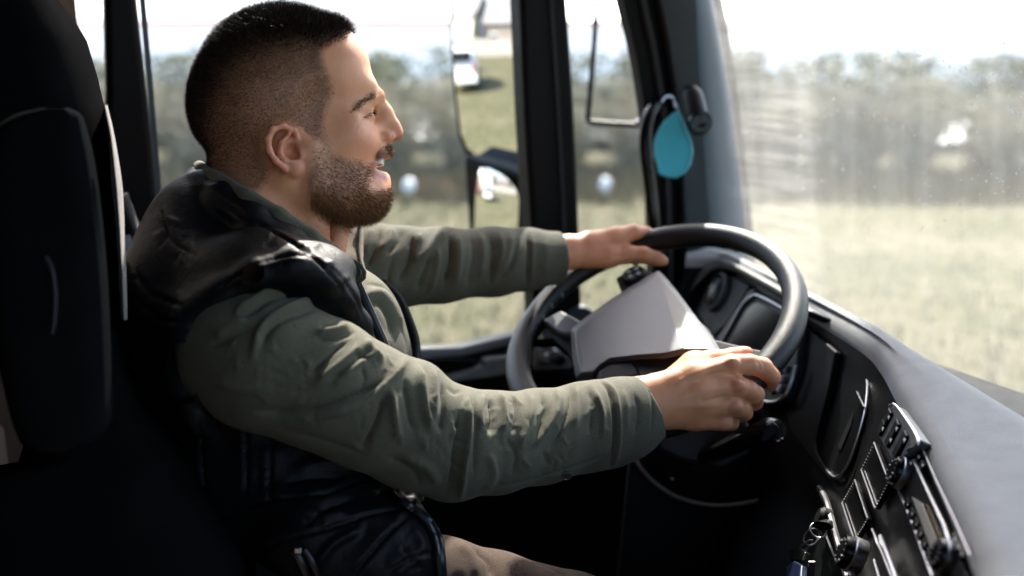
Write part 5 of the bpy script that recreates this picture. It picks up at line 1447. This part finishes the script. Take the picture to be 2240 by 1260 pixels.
VF += [([(640, 1110), (700, 1130), (760, 1120)], 12, .005), ([(660, 1160), (720, 1110), (780, 1090)], 9, -.005), ([(690, 1240), (730, 1190), (790, 1160)], 10, .006), ([(880, 1060), (900, 1090), (880, 1130)], 9, .005), ([(640, 1030), (720, 1010), (800, 1030)], 14, .004), ([(620, 1060), (680, 1046), (760, 1046)], 9, -.004), ([(900, 1150), (920, 1190), (900, 1240)], 10, .004)]
VV = folds(VV, VQ, VF)
VV = VV+vnormals(VV, VQ)*(wave_noise(VV, 40, 8, 2)*.0012)[:, None]
vest = sculpt('vest', VV, VQ, M['nylon'], person)
# armhole binding, zipper tapes with teeth, lower hem piping
def snap(V, px, py, off=.002, rad=7):
    return P(px, py, surf_depth(V, px, py, rad)-off)
zpts = spline([P(a, b, d-.004) for a, b, d in zp], 60)
tube('zip_tape', zpts, .0042, M['zip'], vest, 8)
tv = []
for i in range(0, 59):
    for t_ in (0, .5):
        c = zpts[i]*(1-t_)+zpts[i+1]*t_; d_ = unit(zpts[i+1]-zpts[i]); s2 = unit(np.cross(d_, FWD))
        tv.append(box_data(c+s2*.004, d_*.0007, s2*.0022, FWD*.002))
v, f = join_data(tv); mesh('zip_teeth', v, f, M['chrome'], vest, False)["kind"] = "stuff"
hem = [(866, 1052), (880, 1085), (912, 1112), (942, 1134), (962, 1165), (972, 1205), (978, 1275)]
hp = spline([np.array(x, float) for x in hem], 50)
for dx, r in ((0, .0038), (-9, .0030)):
    pts = [snap(VV, a+dx-6, b, .002, 9) for a, b in hp]
    tube('hem_piping', spline(np.array(pts)[::3], 60), r, M['zip'], vest, 8)
# pocket zip with its puller at the lower left
pz = [snap(VV, a, b, .003, 8) for a, b in ((640, 1204), (655, 1225), (672, 1262), (684, 1290))]
tube('pocket_zip', spline(pz, 14), .0045, M['blackgloss'], vest, 8)
tube('pocket_zip', spline([p+RGT*.011 for p in pz], 14), .0035, M['blackgloss'], vest, 8)
box('zip_puller', snap(VV, 652, 1204, .006, 8), RGT*.0035, UPV*.003, FWD*.002, M['chrome'], vest, .001)
# far front edge of the vest
tube('vest_far_edge', spline([P(a, b, d) for a, b, d in ((800, 608, 1.34), (836, 620, 1.335), (872, 656, 1.33), (895, 706, 1.325), (908, 750, 1.315), (908, 800, 1.30), (905, 850, 1.29))], 30), .0065, M['nylon'], vest, 10)

# shirt collar: stand wrapped round the neck and a folded leaf with a button tab
cg = Grid(cf(400, 640, 1.19)-[0, 0, .14], cf(840, 320, 1.19)+[0, 0, .14], .0024)
near_c = [(436, 366, 1.22, 15), (446, 376, 1.15, 16), (480, 394, 1.11, 17), (540, 430, 1.085, 18), (610, 472, 1.08, 18), (680, 518, 1.09, 18), (730, 556, 1.108, 17), (772, 588, 1.125, 14)]
chain_px(cg, near_c, 10)
chain_px(cg, [(450, 410, 1.13, 24), (540, 470, 1.10, 28), (620, 504, 1.086, 26), (690, 548, 1.092, 22), (740, 580, 1.108, 18), (772, 600, 1.122, 14)], 12)
CV, CQ = cg.skin(); CV = smooth_verts(CV, CQ, 1)
CV = folds(CV, CQ, [([(560, 462), (640, 512), (720, 568), (768, 604)], 3, -.0012)])
collar = sculpt('shirt_collar', CV, CQ, M['shirt'], shirt)
prism('collar_tab', [P(a, b, 1.112) for a, b in ((752, 576), (772, 566), (790, 576), (801, 594), (800, 610), (788, 620), (766, 616), (752, 600))], FWD*.004, M['shirt'], collar, .0016)
button(779, 597, 1.111, .0062, collar)
# far side of the collar, seen past the throat, warm light put into its colour
rows = []
for t in np.linspace(0, 1, 9):
    x = 705+t*88
    rows.append([P(x, 470+8*t, 1.29), P(x+2, 505+8*t, 1.275), P(x+4-2*t, 540+20*t, 1.25), P(x+4-6*t, 575+34*t, 1.22)])
fc = loft('collar_far_side', rows, M['shirtlit'], collar); q_ = fc.modifiers.new('thick', 'SOLIDIFY'); q_.thickness = .003
tube('collar_edge', spline([P(a, b, d) for a, b, d in ((789, 478, 1.286), (787, 515, 1.27), (788, 555, 1.25), (798, 598, 1.22))], 16), .0022, M['shirt'], collar, 8)
# trousers
pg = Grid(cf(700, 1500, 1.2)-[0, 0, .2], cf(1500, 1120, 1.2)+[0, 0, .2], .004)
chain_px(pg, [(740, 1330, 1.12, 130), (960, 1300, 1.15, 122), (1080, 1318, 1.18, 108), (1250, 1350, 1.24, 95), (1420, 1380, 1.30, 85)], 20)
PV, PQ = largest(*pg.skin()); PV = smooth_verts(PV, PQ, 2)
PV = folds(PV, PQ, [([(1040, 1200), (1070, 1230), (1075, 1262)], 8, -.005), ([(1000, 1190), (1030, 1215), (1040, 1260)], 10, .003), ([(1150, 1222), (1200, 1240), (1240, 1262)], 3, -.003)])
sculpt('trousers', PV, PQ, M['cord'], person)
tail = [P(a, b, 1.2) for a, b in ((862, 1046), (890, 1062), (930, 1070), (926, 1096), (906, 1108), (890, 1092))]
prism('shirt_tail', tail, FWD*.004, M['shirt'], shirt, .002)
def dir_scalp(p, n, pq):
    t = np.clip((pq[:, :1]-600)/170, 0, 1); up = np.clip((120-pq[:, 1:2])/100, 0, 1)
    return n*(.55+.3*up)+hU*(.1+.5*up)+hF*(.55*up*(.3+t))-hF*.35*(1-up)-hU*.5*(1-up)
def len_scalp(pq, ww):
    tp = soft(pq, TOP, 26); fr = np.clip((pq[:, 0]-560)/200, 0, 1); hi = np.clip((110-pq[:, 1])/90, 0, 1)
    return .0032+tp*.0035+tp*hi*(.006+.011*fr)
body = sculpt('body', *BODY, M['skin'], person, BODY_ATTR)
strands('hair', HV, HQ, HN, m_scalp*m_top, 62000, len_scalp, dir_scalp, .00014, M['hair'], person, 1, .3, .42)
strands('clipped_hair', HV, HQ, HN, m_scalp*(1-m_top*.8)*(.5+.5*m_fade), 90000, lambda pq, ww: np.full(len(pq), .0034), dir_scalp, .0001, M['sidehair'], person, 7)
def dir_beard(p, n, pq):
    t = np.clip((pq[:, :1]-690)/150, 0, 1)
    return n*.5+hF*(.15+.6*t)-hU*(.9-.35*t)
def len_beard(pq, ww):
    low = np.clip((pq[:, 1]-330)/110, 0, 1); st = soft(pq, STACHE, 4)
    return .0028+.0048*low+.003*st
strands('beard', HV, HQ, HN, np.clip(m_beard*(.35+.65*np.clip((pp[:, 1]-320)/80, 0, 1))+soft(pp, STACHE, 3)+m_neck*.12, 0, 1), 24000, len_beard, dir_beard, .00013, M['beardhair'], person, 2, .5, .4)
BROW = [(772, 247), (786, 226), (806, 210), (833, 194), (840, 202), (832, 212), (808, 220), (790, 235)]
w_b = soft(pp, BROW, 2.5)*(wv_ > 6)
strands('eyebrows', HV, HQ, HN, w_b, 2400, lambda pq, ww: np.full(len(pq), .006), lambda p, n, pq: n*.35-hF*.75-hU*.25+hR*np.sign((p-HC)@hR)[:, None]*.3, .00013, M['hair'], person, 3, .2, .18)
w_l = np.exp(-(seg_dist(pp, [(796, 258), (806, 252), (818, 243)])[0]/2.2)**2)*(wv_ > 20)
strands('eyelashes', HV, HQ, HN, w_l, 420, lambda pq, ww: np.full(len(pq), .005), lambda p, n, pq: n*.6+hF*.5-hU*.25, .00013, M['hair'], person, 4, .3, .2)
# eyes and teeth
M['eye'] = pm('brown_eye', (.03, .015, .01), .08, rvar=.02)
for s_ in (0, 1):
    c = Hp(793, 253, 55); c = mirror_h(c) if s_ else c
    bm = bmesh.new(); bmesh.ops.create_uvsphere(bm, u_segments=20, v_segments=12, radius=.0122)
    me = bpy.data.meshes.new('eyeball'); bm.to_mesh(me); bm.free()
    cw = cf2w(c[None])[0]
    for q in me.vertices: q.co += Vector(cw)
    link('eyeball', me, M['eye'], body)
M['teeth'] = pm('tooth_enamel', (.6, .55, .46), .25, var=.04)
for i, t in enumerate(np.linspace(-1, 1, 9)):
    W = t*40; c = Hp(836-abs(t)**2*16, 353, 0)+hR*W*HS
    ax = unit(hF*math.cos(t*1.0)+hR*math.sin(t*1.0)); sd = np.cross(ax, hU)
    v, f = box_data(c, ax*3.5*HS, hU*10*HS, sd*4.8*HS)
    mesh('tooth', cf2w(np.array(v)), f, M['teeth'], body, True, .0008)
tg = cf2w(Hp(808, 368, 0)[None])[0]
